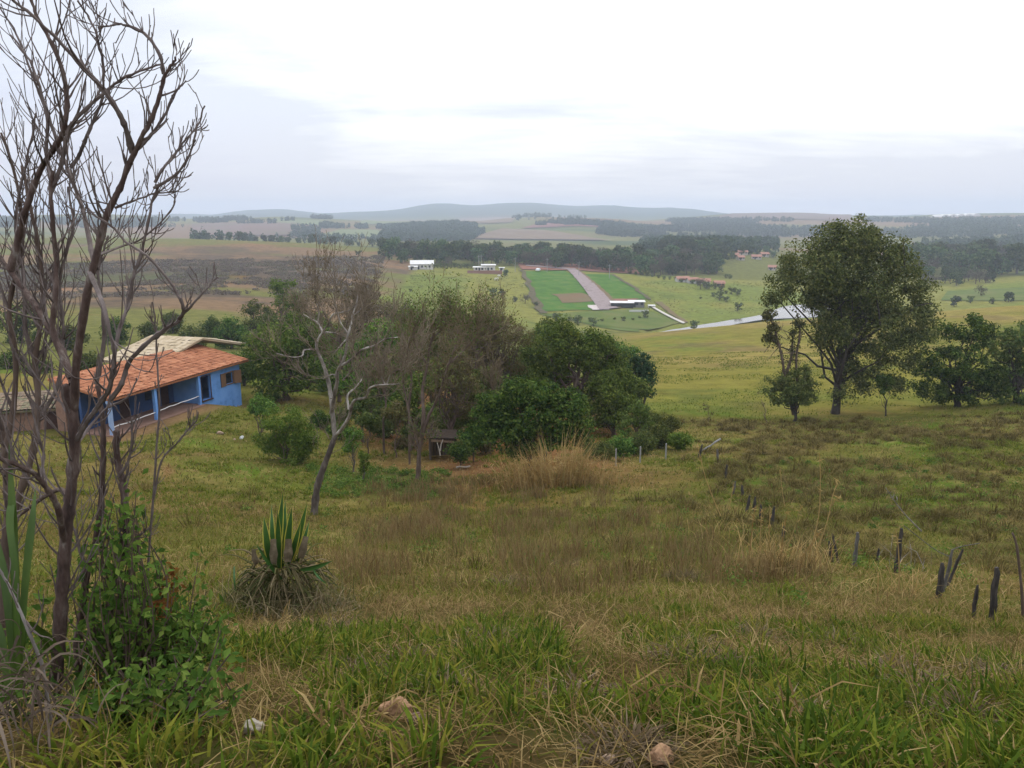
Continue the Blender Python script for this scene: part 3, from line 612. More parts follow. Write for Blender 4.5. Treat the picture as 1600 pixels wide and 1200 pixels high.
# ------------------------------------------------------------------ trees in the hollow
leafy('round_tree', 'dense round dark green tree low in the hollow behind the yellow reeds', 'tree', 828, 36,
      [(775,640,32),(800,618,28),(845,612,28),(885,632,30),(912,655,24),(825,650,44),(870,665,38),(790,675,34),(758,672,22),(840,690,32),(900,685,22),(810,700,22)], L_dark, B_dark, 230, .46, 120, .145, .2, aspect=.6, shell=.4)
leafy('big_tree', 'large mid green tree behind the dark round tree, tallest leafy crown of the hollow', 'tree', 900, 54,
      [(905,545,40),(870,545,34),(940,560,38),(860,585,36),(905,590,44),(950,600,36),(930,630,32),(880,520,26),(838,560,20)], L_mid, B_brown, 220, .72, 120, .19, .3, shell=.4)
leafy('big_tree', 'lighter green tree at the right side of the big leafy crown', 'tree', 960, 51, [(955,620,26),(930,650,26),(965,650,24),(985,632,18),(945,600,20)], L_mid, B_brown, 95, .58, 105, .17, .18, shell=.4)
leafy('blue_green_tree', 'dark blue green tree at the far right edge of the hollow', 'tree', 1003, 62, [(1003,570,20),(1010,592,20),(992,588,18),(1000,612,20),(985,560,14)], L_blue, B_dark, 90, .5, 60, .2, .2)
leafy('big_tree', 'mid green tree behind and left of the largest crown', 'tree', 950, 66, [(945,545,26),(975,555,26),(925,535,22),(965,580,26)], L_mid, B_brown, 100, .6, 55, .22, .2)
leafy('olive_tree', 'yellowish olive tree at the right flank of the hollow', 'tree', 992, 47, [(985,655,18),(1000,640,16),(1010,660,14),(975,670,14)], L_yell, B_brown, 50, .35, 50, .15, .1)
leafy('house_tree', 'broad green tree standing right behind the blue house', 'tree', 445, 60,
      [(430,535,34),(470,555,40),(410,570,30),(448,590,36),(498,575,34),(480,530,30),(520,600,24),(420,610,24),(400,540,18),(470,510,22)], L_mid, B_brown, 230, .78, 110, .2, .28, shell=.4)
leafy('green_tree', 'green tree between the white limbed tree and the brown bare tree', 'tree', 590, 50,
      [(592,525,28),(565,560,32),(615,560,30),(590,590,32),(555,600,24),(625,520,16),(600,620,22)], L_mid, B_brown, 190, .5, 56, .19, .2)
leafy('brown_tree', 'brownish half bare tree behind the slender brown tree', 'tree', 775, 58,
      [(790,520,30),(760,535,30),(820,530,22),(780,560,34),(745,570,26),(815,570,26),(735,610,24),(790,600,26),(765,500,16)], L_brown, B_brown, 260, .6, 40, .18, .2, aspect=.35, nlimb=70)
leafy('brown_tree', 'brownish olive tree under the slender brown tree', 'tree', 705, 46,
      [(700,570,30),(725,600,28),(680,600,26),(715,640,26),(740,640,20)], L_brown, B_brown, 150, .5, 40, .16, .16, aspect=.35, nlimb=40)
leafy('hollow_tree', 'shaded green tree in the middle of the hollow left of the hut', 'tree', 640, 44, [(635,620,24),(655,600,24),(620,640,20),(660,645,20)], L_mid, B_brown, 80, .4, 50, .16, .13)
leafy('hollow_tree', 'dark thin tree in the shade behind the white limbed tree', 'tree', 568, 46, [(568,620,20),(550,640,16),(585,640,18)], L_olive, B_brown, 60, .4, 45, .16, .1)
leafy('light_tree', 'yellow green tree top behind the house tree', 'tree', 437, 118, [(440,450,16),(452,442,12),(428,446,12),(455,462,14),(436,470,16),(440,490,20),(420,500,18),(460,505,18)], L_mid, B_brown, 80, .9, 44, .32, .3)
leafy('far_bush', 'dark round tree beyond the house roof', 'tree', 362, 105, [(362,508,15),(350,518,14),(375,520,14),(362,530,16),(345,535,14),(380,535,14)], L_dark, B_dark, 70, .8, 50, .3, .25)
leafy('far_bush', 'olive tree left of the light tree top', 'tree', 400, 112, [(400,480,14),(388,484,12),(412,486,12),(395,500,16),(410,505,16),(385,512,16)], L_olive, B_dark, 60, .8, 50, .3, .25)
leafy('far_bush', 'dark tree right of the light tree top', 'tree', 462, 112, [(468,475,14),(455,482,12),(465,495,16),(450,505,16),(475,510,16)], L_dark, B_dark, 50, .8, 50, .3, .25)
leafy('far_bush', 'olive tree behind the left end of the house', 'tree', 35, 110, [(35,485,18),(10,490,18),(60,495,14),(30,510,20),(0,515,18),(55,520,16),(25,535,16)], L_dark, B_dark, 70, .9, 50, .32, .25)
leafy('far_bush', 'dark bush on the slope behind the bare shrub', 'tree', 110, 100, [(110,520,12),(95,528,12),(128,528,10),(110,540,12)], L_olive, B_dark, 50, .8, 50, .3, .22)
leafy('hollow_tree', 'dark green tree low between the house tree and the green tree', 'tree', 520, 66, [(520,590,26),(545,580,24),(500,610,22),(560,610,20)], L_olive, B_dark, 110, .55, 50, .2, .2)
leafy('hollow_tree', 'olive tree in the hollow behind the hut', 'tree', 690, 52, [(690,640,20),(710,655,18),(670,655,18)], L_olive, B_dark, 80, .45, 50, .17, .14)
leafy('hollow_tree', 'olive brown tree at the back of the hollow', 'tree', 830, 72, [(830,545,22),(810,560,22),(850,565,22)], L_olive, B_dark, 90, .6, 50, .22, .2)
leafy('house_bush', 'fresh green bush on the lawn in front of the blue wall', 'bush', 445, 39,
      [(445,660,30),(425,680,26),(470,680,28),(448,700,32),(485,700,18),(412,700,18),(460,715,22)], L_fresh, B_brown, 130, .38, 120, .105, .1, shell=.4)
leafy('house_bush', 'smaller darker bush touching the corner of the blue wall', 'bush', 410, 45, [(410,632,18),(398,642,12),(422,640,14)], L_mid, B_brown, 60, .28, 55, .11, .07)
leafy('garden_bush', 'small green tree behind the white limbed trunk', 'bush', 553, 37, [(553,680,14),(552,692,13),(545,700,10)], L_mid, B_pale, 40, .2, 50, .1, .05)
leafy('garden_bush', 'yellow tipped small bush right of the white limbed trunk', 'bush', 568, 34.5, [(568,712,8),(570,722,9),(566,730,8)], L_fresh, B_pale, 26, .16, 50, .09, .04)
hs_ = [(575,655,11),(610,650,12),(630,690,9),(665,690,9),(590,690,9),(650,650,12),(705,665,12),(735,655,12),(755,690,11),(780,660,13),(530,668,10),(620,640,13),(680,655,10),(760,640,14)]
for q, (u, v, r) in enumerate(hs_):
    leafy('undergrowth_bush', 'low shaded bush in the undergrowth beneath the trees of the hollow', 'bush', u, 42 + (q * 7) % 11, [(u, v, r), (u - r, v + r * .4, r * .75), (u + r, v + r * .3, r * .8), (u + r * .2, v + r, r * .9)], [L_olive, L_mid, L_brown][q % 3], B_brown, int(24 + r * 1.6), .32, 48, .13, .04, group='undergrowth of the hollow')
hs = [(1062,686,15,44,'bright green bush at the top corner of the old fence',L_fresh),(1030,680,20,45,'grey green bush behind the last pale post',L_olive),
      (1000,690,20,43,'grey green bush behind the middle pale post',L_olive),(968,695,20,42,'green bush behind the first pale post',L_mid),
      (935,700,20,41,'green bush just right of the dark round tree',L_olive),(1045,660,15,49,'olive bush at the back of the pale posts',L_yell),
      (1015,655,15,50,'dull green bush on the flank above the pale posts',L_olive),(720,700,16,39,'dark bush between hut and round tree',L_dark),
      (740,680,18,41,'dark leafy bush left of the round tree',L_dark),(600,668,14,48,'shaded bush in the middle of the hollow',L_olive),
      (640,670,13,46,'shaded bush left of the hut',L_olive),(500,655,14,50,'dark bush under the house tree',L_dark),(535,650,12,52,'dull bush under the house tree on its right',L_olive)]
for u, v, r, Y, lab, lm in hs:
    leafy('bush', lab, 'bush', u, Y, [(u, v, r), (u - r * .6, v + r * .3, r * .7), (u + r * .6, v + r * .2, r * .75), (u, v + r * .7, r * .8)], lm, B_brown, int(26 + r * 2.2), .3, 52, .12, .05)

for u, v, r, Y, lab, lm in ((680,540,26,64,'olive green tree filling the gap behind the tall slender tree',L_olive),(650,570,26,56,'mid green tree behind the slender tree on its left',L_mid),(735,540,24,70,'green brown tree behind the wide leafless tree',L_brown),(540,540,26,72,'green tree behind the white limbed crown',L_mid),
        (500,545,22,78,'mid green tree right behind the house tree',L_mid),(815,580,26,62,'mid green tree left of the tallest leafy crown',L_mid),(760,600,26,50,'olive tree above the dark round tree',L_olive),(600,620,24,54,'shaded mid green tree deep in the hollow',L_mid),(860,520,22,84,'pale green tree top at the back of the hollow',L_yell),(720,500,16,84,'brown tree top at the back of the hollow',L_brown),(975,600,20,56,'mid green tree beside the blue green one',L_mid)):
    leafy('hollow_tree', lab, 'tree', u, Y, [(u, v, r), (u - r * .9, v + r * .5, r * .8), (u + r * .9, v + r * .4, r * .85), (u - r * .3, v - r * .5, r * .7), (u + r * .3, v + r, r * .9), (u - r * .6, v + r * 1.4, r * .8)], lm, B_brown, 150, .55, 58, .2, .16)
# rough bushes on the slope beyond the house
for u, v, r, Y, lab, lm in ((180,505,12,110,'dark bush above the beige roof',L_dark),(235,512,10,112,'olive bush behind the beige roof',L_olive),(300,520,12,104,'low bush right of the beige roof on the slope',L_olive),(330,505,9,125,'small dark bush far behind the house',L_dark),
        (140,560,10,72,'rough bush left of the beige roof',L_olive),(60,570,12,70,'low bush behind the brown shed',L_olive),(15,560,14,74,'bush at the left frame edge behind the shed',L_dark),(270,495,9,130,'tiny olive bush far behind the beige roof',L_olive),(382,555,14,66,'bush between the beige roof and the house tree',L_dark),
        (500,505,16,90,'green tree top left of the pinkish twiggy tree',L_mid),(560,505,18,84,'olive tree behind the pinkish twiggy tree',L_olive),(640,490,16,92,'green tree top behind the tall slender tree',L_mid),(700,500,16,90,'brown green tree top behind the wide leafless tree',L_brown),(850,520,18,80,'green tree top behind the tallest leafy crown',L_mid)):
    leafy('scrub_bush', lab, 'bush', u, Y, [(u, v, r), (u - r, v + r * .5, r * .8), (u + r, v + r * .4, r * .8), (u, v + r * 1.2, r), (u - r * .9, v + r * 1.6, r * .9), (u + r * .9, v + r * 1.6, r * .9), (u, v + r * 2.4, r)], lm, B_dark, int(60 + 2 * r), .8 if Y > 78 else .5, 46, .28 if Y > 78 else .2, .14)
# bare and half bare trees: trunk and forking limbs, then fine twigs
def bare(name, label, cat, Y, paths, tw, bark, twm, twl=1.2, ntw=70, lvl=2, twr=.018, leafm=None, nleaf=0, lsize=.1, up=.25, u0=None, minr=.006, spread=.7, limb=None):
    u0 = u0 or paths[0][1][0][0]; base = gpt(u0, Y); o = thing(name, label, cat, base)
    t = MB(); t2 = MB() if limb else t; w = MB(); tips = []; allP = []
    for r0, path in paths:
        P = np.array([pt(q[0], q[1], Y + (q[2] if len(q) > 2 else 0)) - base for q in path]); n = max(8, 5 * len(P))
        P = smooth_path(P, n)
        if r0 >= 0.99 * max(p[0] for p in paths): P[0] = (0, 0, -.3)
        R = np.linspace(r0, r0 * (.62 if len(allP) == 0 else .26), n) * (1 + .10 * rng.normal(size=n)); (t2 if allP else t).tube(P, np.maximum(R, minr), 8 if r0 > .06 else 5); allP.append((P, R))
    for q in range(ntw):
        k = rng.integers(0, len(allP)) if q % 3 else rng.integers(len(allP) // 2, len(allP)); P, R = allP[k]; i = rng.integers(len(P) // (3 if k else 2), len(P))
        d = unit(P[min(i + 1, len(P) - 1)] - P[i - 1]) + .8 * rsph(1)[0]
        twig(w, P[i], d, twl * rng.uniform(.5, 1.2), min(R[i] * .5, twr), 1, 1 + lvl, (2, 4), spread, .2, up, .68, tips=tips, minr=minr)
    t.build('trunk', bark, o, smooth=True); w.build('twigs', twm, o)
    if limb: t2.build('limbs', limb, o, smooth=True)
    if leafm and tips:
        T = np.array(tips); k = rng.integers(0, len(T), nleaf); c = MB()
        leaves(c, T[k] + rng.normal(size=(nleaf, 3)) * .16, lsize * rng.uniform(.6, 1.3, nleaf), rsph(nleaf) + [0, 0, .4], .5); c.build('leaves', leafm, o)
    return o
bare('bare_tree', 'leaning bare tree with white blotched forking limbs on the lawn edge', 'tree', 26,
     [(.14,[(490,812),(495,765),(505,732),(517,700),(523,682)]),
      (.085,[(523,682),(519,640,.2),(514,600,.4),(506,572,.4),(496,548,.5),(495,535,.6),(503,520,.6),(512,508,.5)]),
      (.035,[(496,546,.5),(476,547,.2),(472,556,0),(456,558,-.3),(432,552,-.6)]),
      (.04,[(505,520,.6),(497,505,.8),(486,498,1.0),(474,491,1.2)]),
      (.04,[(512,510,.5),(520,492,.2),(535,488,0),(548,484,-.3),(560,470,-.6)]),
      (.045,[(508,519,.6),(525,521,.9),(540,527,1.2)]),
      (.075,[(518,645,.2),(523,615,-.3),(527,595,-.5),(527,580,-.6),(535,567,-.7),(541,548,-.8),(543,525,-.8),(548,510,-.7),(551,493,-.6),(558,470,-.4),(560,452,-.2)]),
      (.055,[(533,572,-.7),(550,561,-.9),(565,547,-1.2),(585,540,-1.6),(602,530,-1.9),(622,527,-2.2)]),
      (.03,[(527,590,-.5),(520,585,-.2),(508,590,.2),(498,592,.5)]),
      (.03,[(536,594,-.6),(548,580,-.9),(551,562,-1.1)]),
      (.03,[(541,530,-.8),(528,545,-1.1),(518,555,-1.3)]),
      (.065,[(523,682),(534,670,-.3),(545,652,-.7),(550,632,-1.0),(557,624,-1.2),(572,621,-1.5),(577,607,-1.8),(590,602,-2.0),(604,601,-2.3),(624,600,-2.6)]),
      (.045,[(545,640,-.7),(543,618,-.6),(555,606,-.4),(563,596,-.2),(568,587,0)]),
      (.03,[(602,601,-2.2),(597,592,-2.2),(594,585,-2.2)]),(.025,[(604,601,-2.2),(612,583,-2.4),(626,577,-2.6)]),
      (.03,[(551,493,-.6),(562,485,-.3),(572,468,0)]),(.03,[(543,520,-.8),(533,505,-.6),(525,480,-.3),(520,455,0)]),(.03,[(497,505,.8),(498,485,.6),(492,465,.3),(500,445,0)])],
     1, solid('bark_trunk_dark', [(.04,.03,.024),(.085,.066,.052),(.19,.16,.13)], 5, 7, bump=.8, stretch=(1,1,.4)), B_twig, 1.05, 170, 2, .011, L_brown, 500, .07, minr=.007, limb=solid('bark_blotched', [(.085,.068,.055),(.22,.19,.16),(.46,.42,.37)], 2.4, 6, bump=.6, stretch=(1,1,.5), pos=[.36,.5,.64]))
bare('slender_brown_tree', 'slender tall brown tree with a fan of leafless twigs in the centre', 'tree', 35,
     [(.13,[(652,762),(654,735),(655,705),(658,690)]),(.10,[(658,690),(662,650),(660,610,.4),(668,570,.5),(672,540,.6),(680,515,.4),(684,495,.2)]),
      (.08,[(658,690),(668,655,-.3),(680,630,-.5),(690,605,-.8),(700,570,-1.2),(712,540,-1.2),(716,515,-1)]),(.06,[(655,700),(642,660,.4),(634,620,.8),(628,580,1),(636,555,1.2),(640,530,1.2)]),
      (.05,[(668,570,.5),(650,540,.3),(645,520,.2),(655,500,.1)]),(.05,[(700,570,-1.2),(722,550,-1),(740,530,-.8),(748,515,-.6)]),(.04,[(672,530,.6),(690,515,.9),(700,495,1)])],
     1, B_brown, B_twigbrown, 1.15, 150, 2, .016, L_olive, 4200, .12, .14, minr=.008, spread=.75)
bare('pinkish_bare_tree', 'leafless pinkish twiggy tree behind the white limbed tree', 'tree', 62,
     [(.2,[(530,620),(532,580),(535,550),(530,525)]),(.12,[(530,525),(515,505,.5),(505,485,1)]),(.12,[(530,525),(545,500,-.5),(552,478,-.8)]),(.1,[(533,540),(560,515,-1),(575,490,-1.5)]),(.1,[(533,535),(500,515,1),(480,490,1.2)])],
     1, B_brown, B_twig, 1.6, 100, 2, .026, L_brown, 3000, .16, .12, minr=.016)
bare('pinkish_bare_tree', 'leafless pinkish grey tree left of the tall slender brown tree', 'tree', 75,
     [(.2,[(600,600),(600,560),(602,535)]),(.12,[(602,535),(585,515,.8),(575,500,1)]),(.12,[(602,535),(620,515,-.8),(632,500,-1)]),(.1,[(601,550),(604,520),(606,500)])],
     1, B_brown, B_twig, 1.7, 80, 2, .026, L_olive, 2600, .17, .12, minr=.016)
bare('bare_brown_tree', 'wide leafless brown tree just right of the slender tall one', 'tree', 56,
     [(.18,[(742,640),(744,590),(745,550)]),(.11,[(745,550),(728,535,.6),(715,515,1)]),(.11,[(745,550),(765,535,-.6),(778,515,-1)]),(.1,[(745,565),(746,535),(750,510)])],
     1, B_brown, B_twigbrown, 1.6, 110, 2, .024, L_brown, 3600, .15, .12, minr=.014)
bare('bare_brown_tree', 'leafless brown tree low behind the hut', 'tree', 48,
     [(.12,[(672,680),(676,650),(672,610)]),(.08,[(672,610),(660,585,.4),(655,560,.6)]),(.08,[(672,615),(690,590,-.4),(700,565,-.6)])],
     1, B_brown, B_twigbrown, 1.8, 70, 2, .02, L_brown, 2200, .13, .12, minr=.012)
for u, Y, v1, lab in ((640,40,560,'thin straight trunk with few twigs left of the slender brown tree'),(600,43,600,'thin trunk in the shade of the hollow'),(770,44,600,'thin bare trunk left of the largest green crown')):
    bare('thin_tree', lab, 'tree', Y, [(.07,[(u,0),(u-2,(v1+680)/2+20),(u+3,v1+30),(u-2,v1)][1:])], 1, B_brown, B_twigbrown, 1.2, 26, 2, .015, L_brown, 150, .1, .3, u0=u, minr=.01)

# hut in the hollow
hb = gpt(692, 42); hut = thing('hut', 'small dark open fronted wooden hut under the trees', 'hut', hb, rz=.15); hut.scale = (.66, .66, .85)
m_old = solid('old_boards', [(.045,.035,.028),(.085,.065,.05),(.12,.09,.065)], 3, stretch=(6,6,.6), bump=.4)
m_plank = solid('worn_plank', [(.16,.10,.065),(.22,.15,.10)], 3, bump=.3)
for x in (-1.05, 1.05):
    for y in (-.6, .9): k = MB(); k.box((x - .07, y - .07, -.3), (x + .07, y + .07, 1.55)); k.build('post', m_old, hut)
k = MB()
for i in range(9): k.box((-1.05 + i * .235, .93, 0), (-1.05 + i * .235 + .215, .96, 1.55))
for i in range(6): k.box((-1.12, -.6 + i * .26, 0), (-1.09, -.6 + i * .26 + .24, 1.5))
k.build('wall', m_old, hut)
k = MB(); k.hexa([(-1.35,-1,1.62),(1.3,-1,1.5),(1.3,1.2,1.62),(-1.35,1.2,1.74)], [(-1.35,-1,1.68),(1.3,-1,1.56),(1.3,1.2,1.68),(-1.35,1.2,1.8)]); k.build('roof', solid('dark_roofing', [(.018,.013,.010),(.035,.025,.018),(.05,.034,.024)], 3, bump=.4, spec=.05), hut)
k = MB(); k.hexa([(-1.0,-1.05,1.42),(.9,-1.05,1.26),(.9,-1.0,1.26),(-1.0,-1.0,1.42)], [(-1.0,-1.05,1.56),(.9,-1.05,1.40),(.9,-1.0,1.40),(-1.0,-1.0,1.56)]); k.build('fascia', m_plank, hut)
m_stick = solid('bleached_wood', [(.33,.28,.23),(.45,.40,.34)], 8, bump=.2)
for (u, Y, path, lab) in ((688, 37.5, [(688,712),(686,702),(683,692)], 'pale bleached stick leaning left in front of the hut'), (689, 38, [(688,704),(689,696),(692,687)], 'forked pale stick leaning right in front of the hut')):
    base = gpt(u, Y); b = MB(); b.tube(smooth_path([pt(a_, c_, Y) - base - [0,0,0] for a_, c_ in path] , 8) , np.linspace(.04, .02, 8), 6); o = b.build('stick', m_stick, smooth=True); o.location = base; tag(o, lab, 'stick')
b = MB(); base = gpt(722, 38.5); b.tube(wander((-.3,0,.08),(.4,.1,.12),5,.03), .05, 6); o = b.build('log', m_stick); o.location = base; tag(o, 'short pale log on the red earth right of the hut', 'log')
# ------------------------------------------------------------------ blue farmhouse
def tilemat(name, c0, c1, c2):
    m, nt, N, L = mat_new(name)
    tc = N.new('ShaderNodeTexCoord')
    ns = N.new('ShaderNodeTexNoise'); ns.inputs['Scale'].default_value = 1.1; ns.inputs['Detail'].default_value = 6; ns.inputs['Roughness'].default_value = .7; L.new(tc.outputs['Object'], ns.inputs['Vector'])
    g = N.new('ShaderNodeNewGeometry')
    a = N.new('ShaderNodeMath'); a.operation = 'MULTIPLY_ADD'; a.inputs[1].default_value = .32; L.new(g.outputs['Random Per Island'], a.inputs[0]); L.new(ns.outputs['Fac'], a.inputs[2])
    r = ramp(N, [c0, c1, c2], [.42, .66, .9]); L.new(a.outputs[0], r.inputs['Fac'])
    p = N.new('ShaderNodeBsdfPrincipled'); p.inputs['Roughness'].default_value = .85; p.inputs['Specular IOR Level'].default_value = .2; L.new(r.outputs[0], p.inputs['Base Color'])
    o = N.new('ShaderNodeOutputMaterial'); L.new(p.outputs[0], o.inputs['Surface']); return m
m_tile = tilemat('clay_tile', (.21,.075,.034), (.33,.125,.058), (.41,.18,.09))
m_beige = tilemat('weathered_tile', (.30,.23,.14), (.43,.34,.22), (.50,.41,.29))
m_blue = solid('blue_plaster', [(.10,.22,.48),(.15,.33,.70),(.20,.39,.76)], 1.3, 9, bump=.15, pos=[.28,.46,.7], rough=.85)
m_brick = solid('brown_brick', [(.20,.11,.075),(.27,.16,.11),(.17,.10,.075)], 2, bump=.4)
m_shut = solid('brown_shutter', [(.16,.085,.045),(.23,.13,.07)], 5, stretch=(8,8,1), bump=.2)
m_dwood = solid('dark_door', [(.05,.024,.018),(.08,.04,.028)], 4, bump=.2)
m_floor = solid('veranda_floor', [(.20,.115,.08),(.27,.16,.115)], 1.5, bump=.2)
m_white = solid('white_rope', [(.7,.68,.64),(.8,.78,.74)], 5, bump=0)
m_glass = solid('dark_glass', [(.015,.017,.02),(.03,.032,.035)], 1, bump=0, rough=.15, spec=.5)
m_int = solid('shade_dark_plaster', [(.03,.06,.15),(.04,.085,.21)], 1, bump=.1)  # darker blue for the inner walls: veranda shade put into the colour
def tile_roof(A, B, C, D, tw=.21, tl=.40, thick=.05):
    """A,B ridge ends, C,D eave ends (B above C): rows of curved tiles as small half pipes"""
    b = MB(); A, B, C, D = [np.array(q, float) for q in (A, B, C, D)]
    w = np.linalg.norm(B - A); l = np.linalg.norm(D - A); nu = int(w / tw); nv = int(l / tl)
    nrm = unit(np.cross(B - A, D - A)); nrm = nrm if nrm[2] > 0 else -nrm
    def P(u, v): return (A * (1 - u) + B * u) * (1 - v) + (D * (1 - u) + C * u) * v
    an = np.linspace(0, math.pi, 5)
    for i in range(nu):
        for j in range(nv):
            u0 = i / nu; v0 = j / nv - .04; v1 = (j + 1) / nv + .04; du = 1 / nu; jj = rng.normal() * .012
            row = []
            for v, lift in ((v0, .0 + jj), (v1, .035 + jj)):
                for a_ in an:
                    uu = u0 + du * (.5 - .62 * math.cos(a_)); row.append(P(uu, min(max(v, 0), 1)) + nrm * (lift + .075 * math.sin(a_)))
            q = [(k_, k_ + 1, k_ + 6, k_ + 5) for k_ in range(4)]
            b.add(row, q)
    lo = [P(0,0) - nrm*thick*2.2, P(1,0) - nrm*thick*2.2, P(1,1) - nrm*thick*2.2, P(0,1) - nrm*thick*2.2]; hi = [P(0,0) - nrm*.004, P(1,0) - nrm*.004, P(1,1) - nrm*.004, P(0,1) - nrm*.004]
    b.hexa(lo, hi); return b
house = thing('farmhouse', 'low blue farmhouse with orange tiled roof and open veranda', 'house', (HX, HY, HFLOOR), rz=HANG)
EZ, RZ = 2.2, 3.22; RD = -4.35
tile_roof((13.55,RD,RZ),(-.1,RD,RZ),(-.25,.15,EZ),(13.5,.15,EZ)).build('roof', m_tile, house)
k = MB()   # blue room at the far end, openings left free
def wallx(k, x0, x1, z0, z1, y, th=.18): k.box((x0, y - th, z0), (x1, y, z1))
yw = -.35; top = 2.10
wallx(k, .30, 1.15, -2.2, top, yw); wallx(k, 1.15, 2.05, -2.2, .72, yw); wallx(k, 1.15, 2.05, 1.56, top, yw); wallx(k, 2.05, 3.75, -2.2, top, yw); wallx(k, 3.75, 4.75, -2.2, .12, yw)
wallx(k, 3.75, 4.75, 1.80, top, yw); wallx(k, 4.75, 5.15, -2.2, top, yw)
k.box((.30, -4.2, -2.2), (.48, yw - .18, 2.05)); k.box((4.97, -2.4, -1), (5.15, yw - .18, 2.05)); k.box((.48, -4.2, -2), (5.0, -4.02, 2.9))
k.box((.48, -4.0, -.3), (4.97, yw - .181, -.02))
k.build('wall', m_blue, house)
k = MB(); yb = -2.4   # back wall of the veranda
wallx(k, 5.15, 5.6, -.4, 2.5, yb); wallx(k, 5.6, 6.4, 1.9, 2.5, yb); wallx(k, 6.4, 7.0, -.4, 2.5, yb); wallx(k, 7.0, 7.9, -.4, .7, yb); wallx(k, 7.0, 7.9, 1.6, 2.5, yb); wallx(k, 7.9, 9.3, -.4, 2.5, yb)
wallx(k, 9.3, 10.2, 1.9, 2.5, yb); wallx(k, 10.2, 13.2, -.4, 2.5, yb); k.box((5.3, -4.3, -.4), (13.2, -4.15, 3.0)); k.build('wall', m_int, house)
k = MB(); k.box((5.6, yb - .1, -.02), (6.4, yb - .05, 1.9)); k.build('door', m_dwood, house)
k = MB(); k.box((9.3, yb - .1, -.02), (10.2, yb - .05, 1.9)); k.build('door', m_dwood, house)
k = MB(); k.box((7.0, yb - .12, .7), (7.9, yb - .08, 1.6)); k.build('window', m_glass, house)
k = MB(); k.box((5.15, yb + .001, -.5), (13.6, .25, .0)); k.build('veranda_floor', m_floor, house)
for x in (5.3, 9.57, 13.35):
    k = MB(); k.box((x - .1, -.22, -.6), (x + .1, -.02, 2.11)); k.box((x - .13, -.25, 1.95), (x + .13, .01, 2.1)); k.build('post', m_blue if x < 13 else solid('pale_blue_post', [(.25,.35,.55),(.32,.42,.6)], 2), house)
k = MB(); k.tube(wander((5.4, -.1, .62), (9.5, -.1, .52), 8, .006), .03, 5); k.tube(wander((9.6, -.1, .5), (13.3, -.1, .42), 8, .006), .03, 5); k.build('rail', m_white, house)
w = MB(); w.box((1.10, yw + .002, .66), (1.19, yw + .04, 1.62)); w.box((2.01, yw + .002, .66), (2.10, yw + .04, 1.62)); w.box((1.19, yw + .002, 1.54), (2.01, yw + .04, 1.62)); w.box((1.19, yw + .002, .66), (2.01, yw + .05, .73)); win = w.build('window', m_shut, house)
w = MB(); w.box((1.19, yw - .12, .73), (2.01, yw - .10, 1.54)); w.build('pane', m_glass, win)
w = MB(); w.box((2.11, yw + .05, .64), (2.62, yw + .09, 1.62)); w.build('shutter', m_shut, win)
w = MB(); w.hexa([(1.09,yw+.05,.64),(.60,yw+.34,.64),(.62,yw+.37,.64),(1.11,yw+.09,.64)], [(1.09,yw+.05,1.62),(.60,yw+.34,1.62),(.62,yw+.37,1.62),(1.11,yw+.09,1.62)]); w.build('shutter', m_shut, win)
w = MB(); w.box((3.70, yw + .002, .10), (3.76, yw + .04, 1.86)); w.box((4.74, yw + .002, .10), (4.80, yw + .04, 1.86)); w.box((3.76, yw + .002, 1.80), (4.74, yw + .04, 1.86)); w.box((3.65, yw + .002, .03), (4.85, yw + .12, .11)); w.build('doorway', m_dwood, house)
# left gable end
k = MB(); k.box((13.2, -4.2, -.6), (13.38, -3.5, 2.95)); k.build('gable_wall', m_brick, house)
# back wing with the beige hip roof
wing = thing('wing_house', 'older brown house with beige tiled roof rising behind the blue one', 'house', (HX, HY, HFLOOR), rz=HANG)
k = MB(); k.box((-1.6, -8.2, -2), (4.2, -3.3 - 1.2, 2.75)); k.build('wall', m_brick, wing)
ra, rb = (.4, -8.0, 3.8), (.4, -3.3, 3.8)
tile_roof(ra, rb, (4.9, -3.9, 2.55), (4.9, -8.8, 2.55), .24, .45).build('roof', m_beige, wing)
tile_roof(rb, ra, (-2.2, -8.8, 3.05), (-2.2, -1.2, 3.05), .24, .45).build('roof', m_beige, wing)
# low shed wall at the far left
sb = gpt(40, 47); shed = thing('low_shed', 'low brown shed with a flat tiled roof left of the blue house', 'shed', sb, rz=.28)
k = MB(); k.box((-3.6, .0, -1), (2.2, 2.6, 1.28)); k.build('wall', m_brick, shed)
k = MB(); k.box((1.1, -.012, -.2), (2.0, -.002, 1.1)); k.build('doorway', m_dwood, shed)
tile_roof((-4, 2.9, 1.85), (2.7, 2.9, 1.85), (2.7, -.4, 1.35), (-4, -.4, 1.35)).build('roof', solid('mossy_tile', [(.14,.10,.065),(.22,.15,.09),(.12,.12,.06)], 2, bump=.2, island=.4), shed)
m_rock = solid('pale_rock', [(.20,.13,.085),(.36,.25,.17),(.47,.36,.26)], 5, 7, bump=.7)
m_rock2 = solid('grey_rock', [(.20,.17,.13),(.30,.26,.20),(.36,.31,.24)], 6, 7, bump=.7)
m_rock3 = solid('orange_rock', [(.17,.09,.045),(.29,.165,.085),(.38,.25,.14)], 7, 7, bump=.8)
ROCKS = []
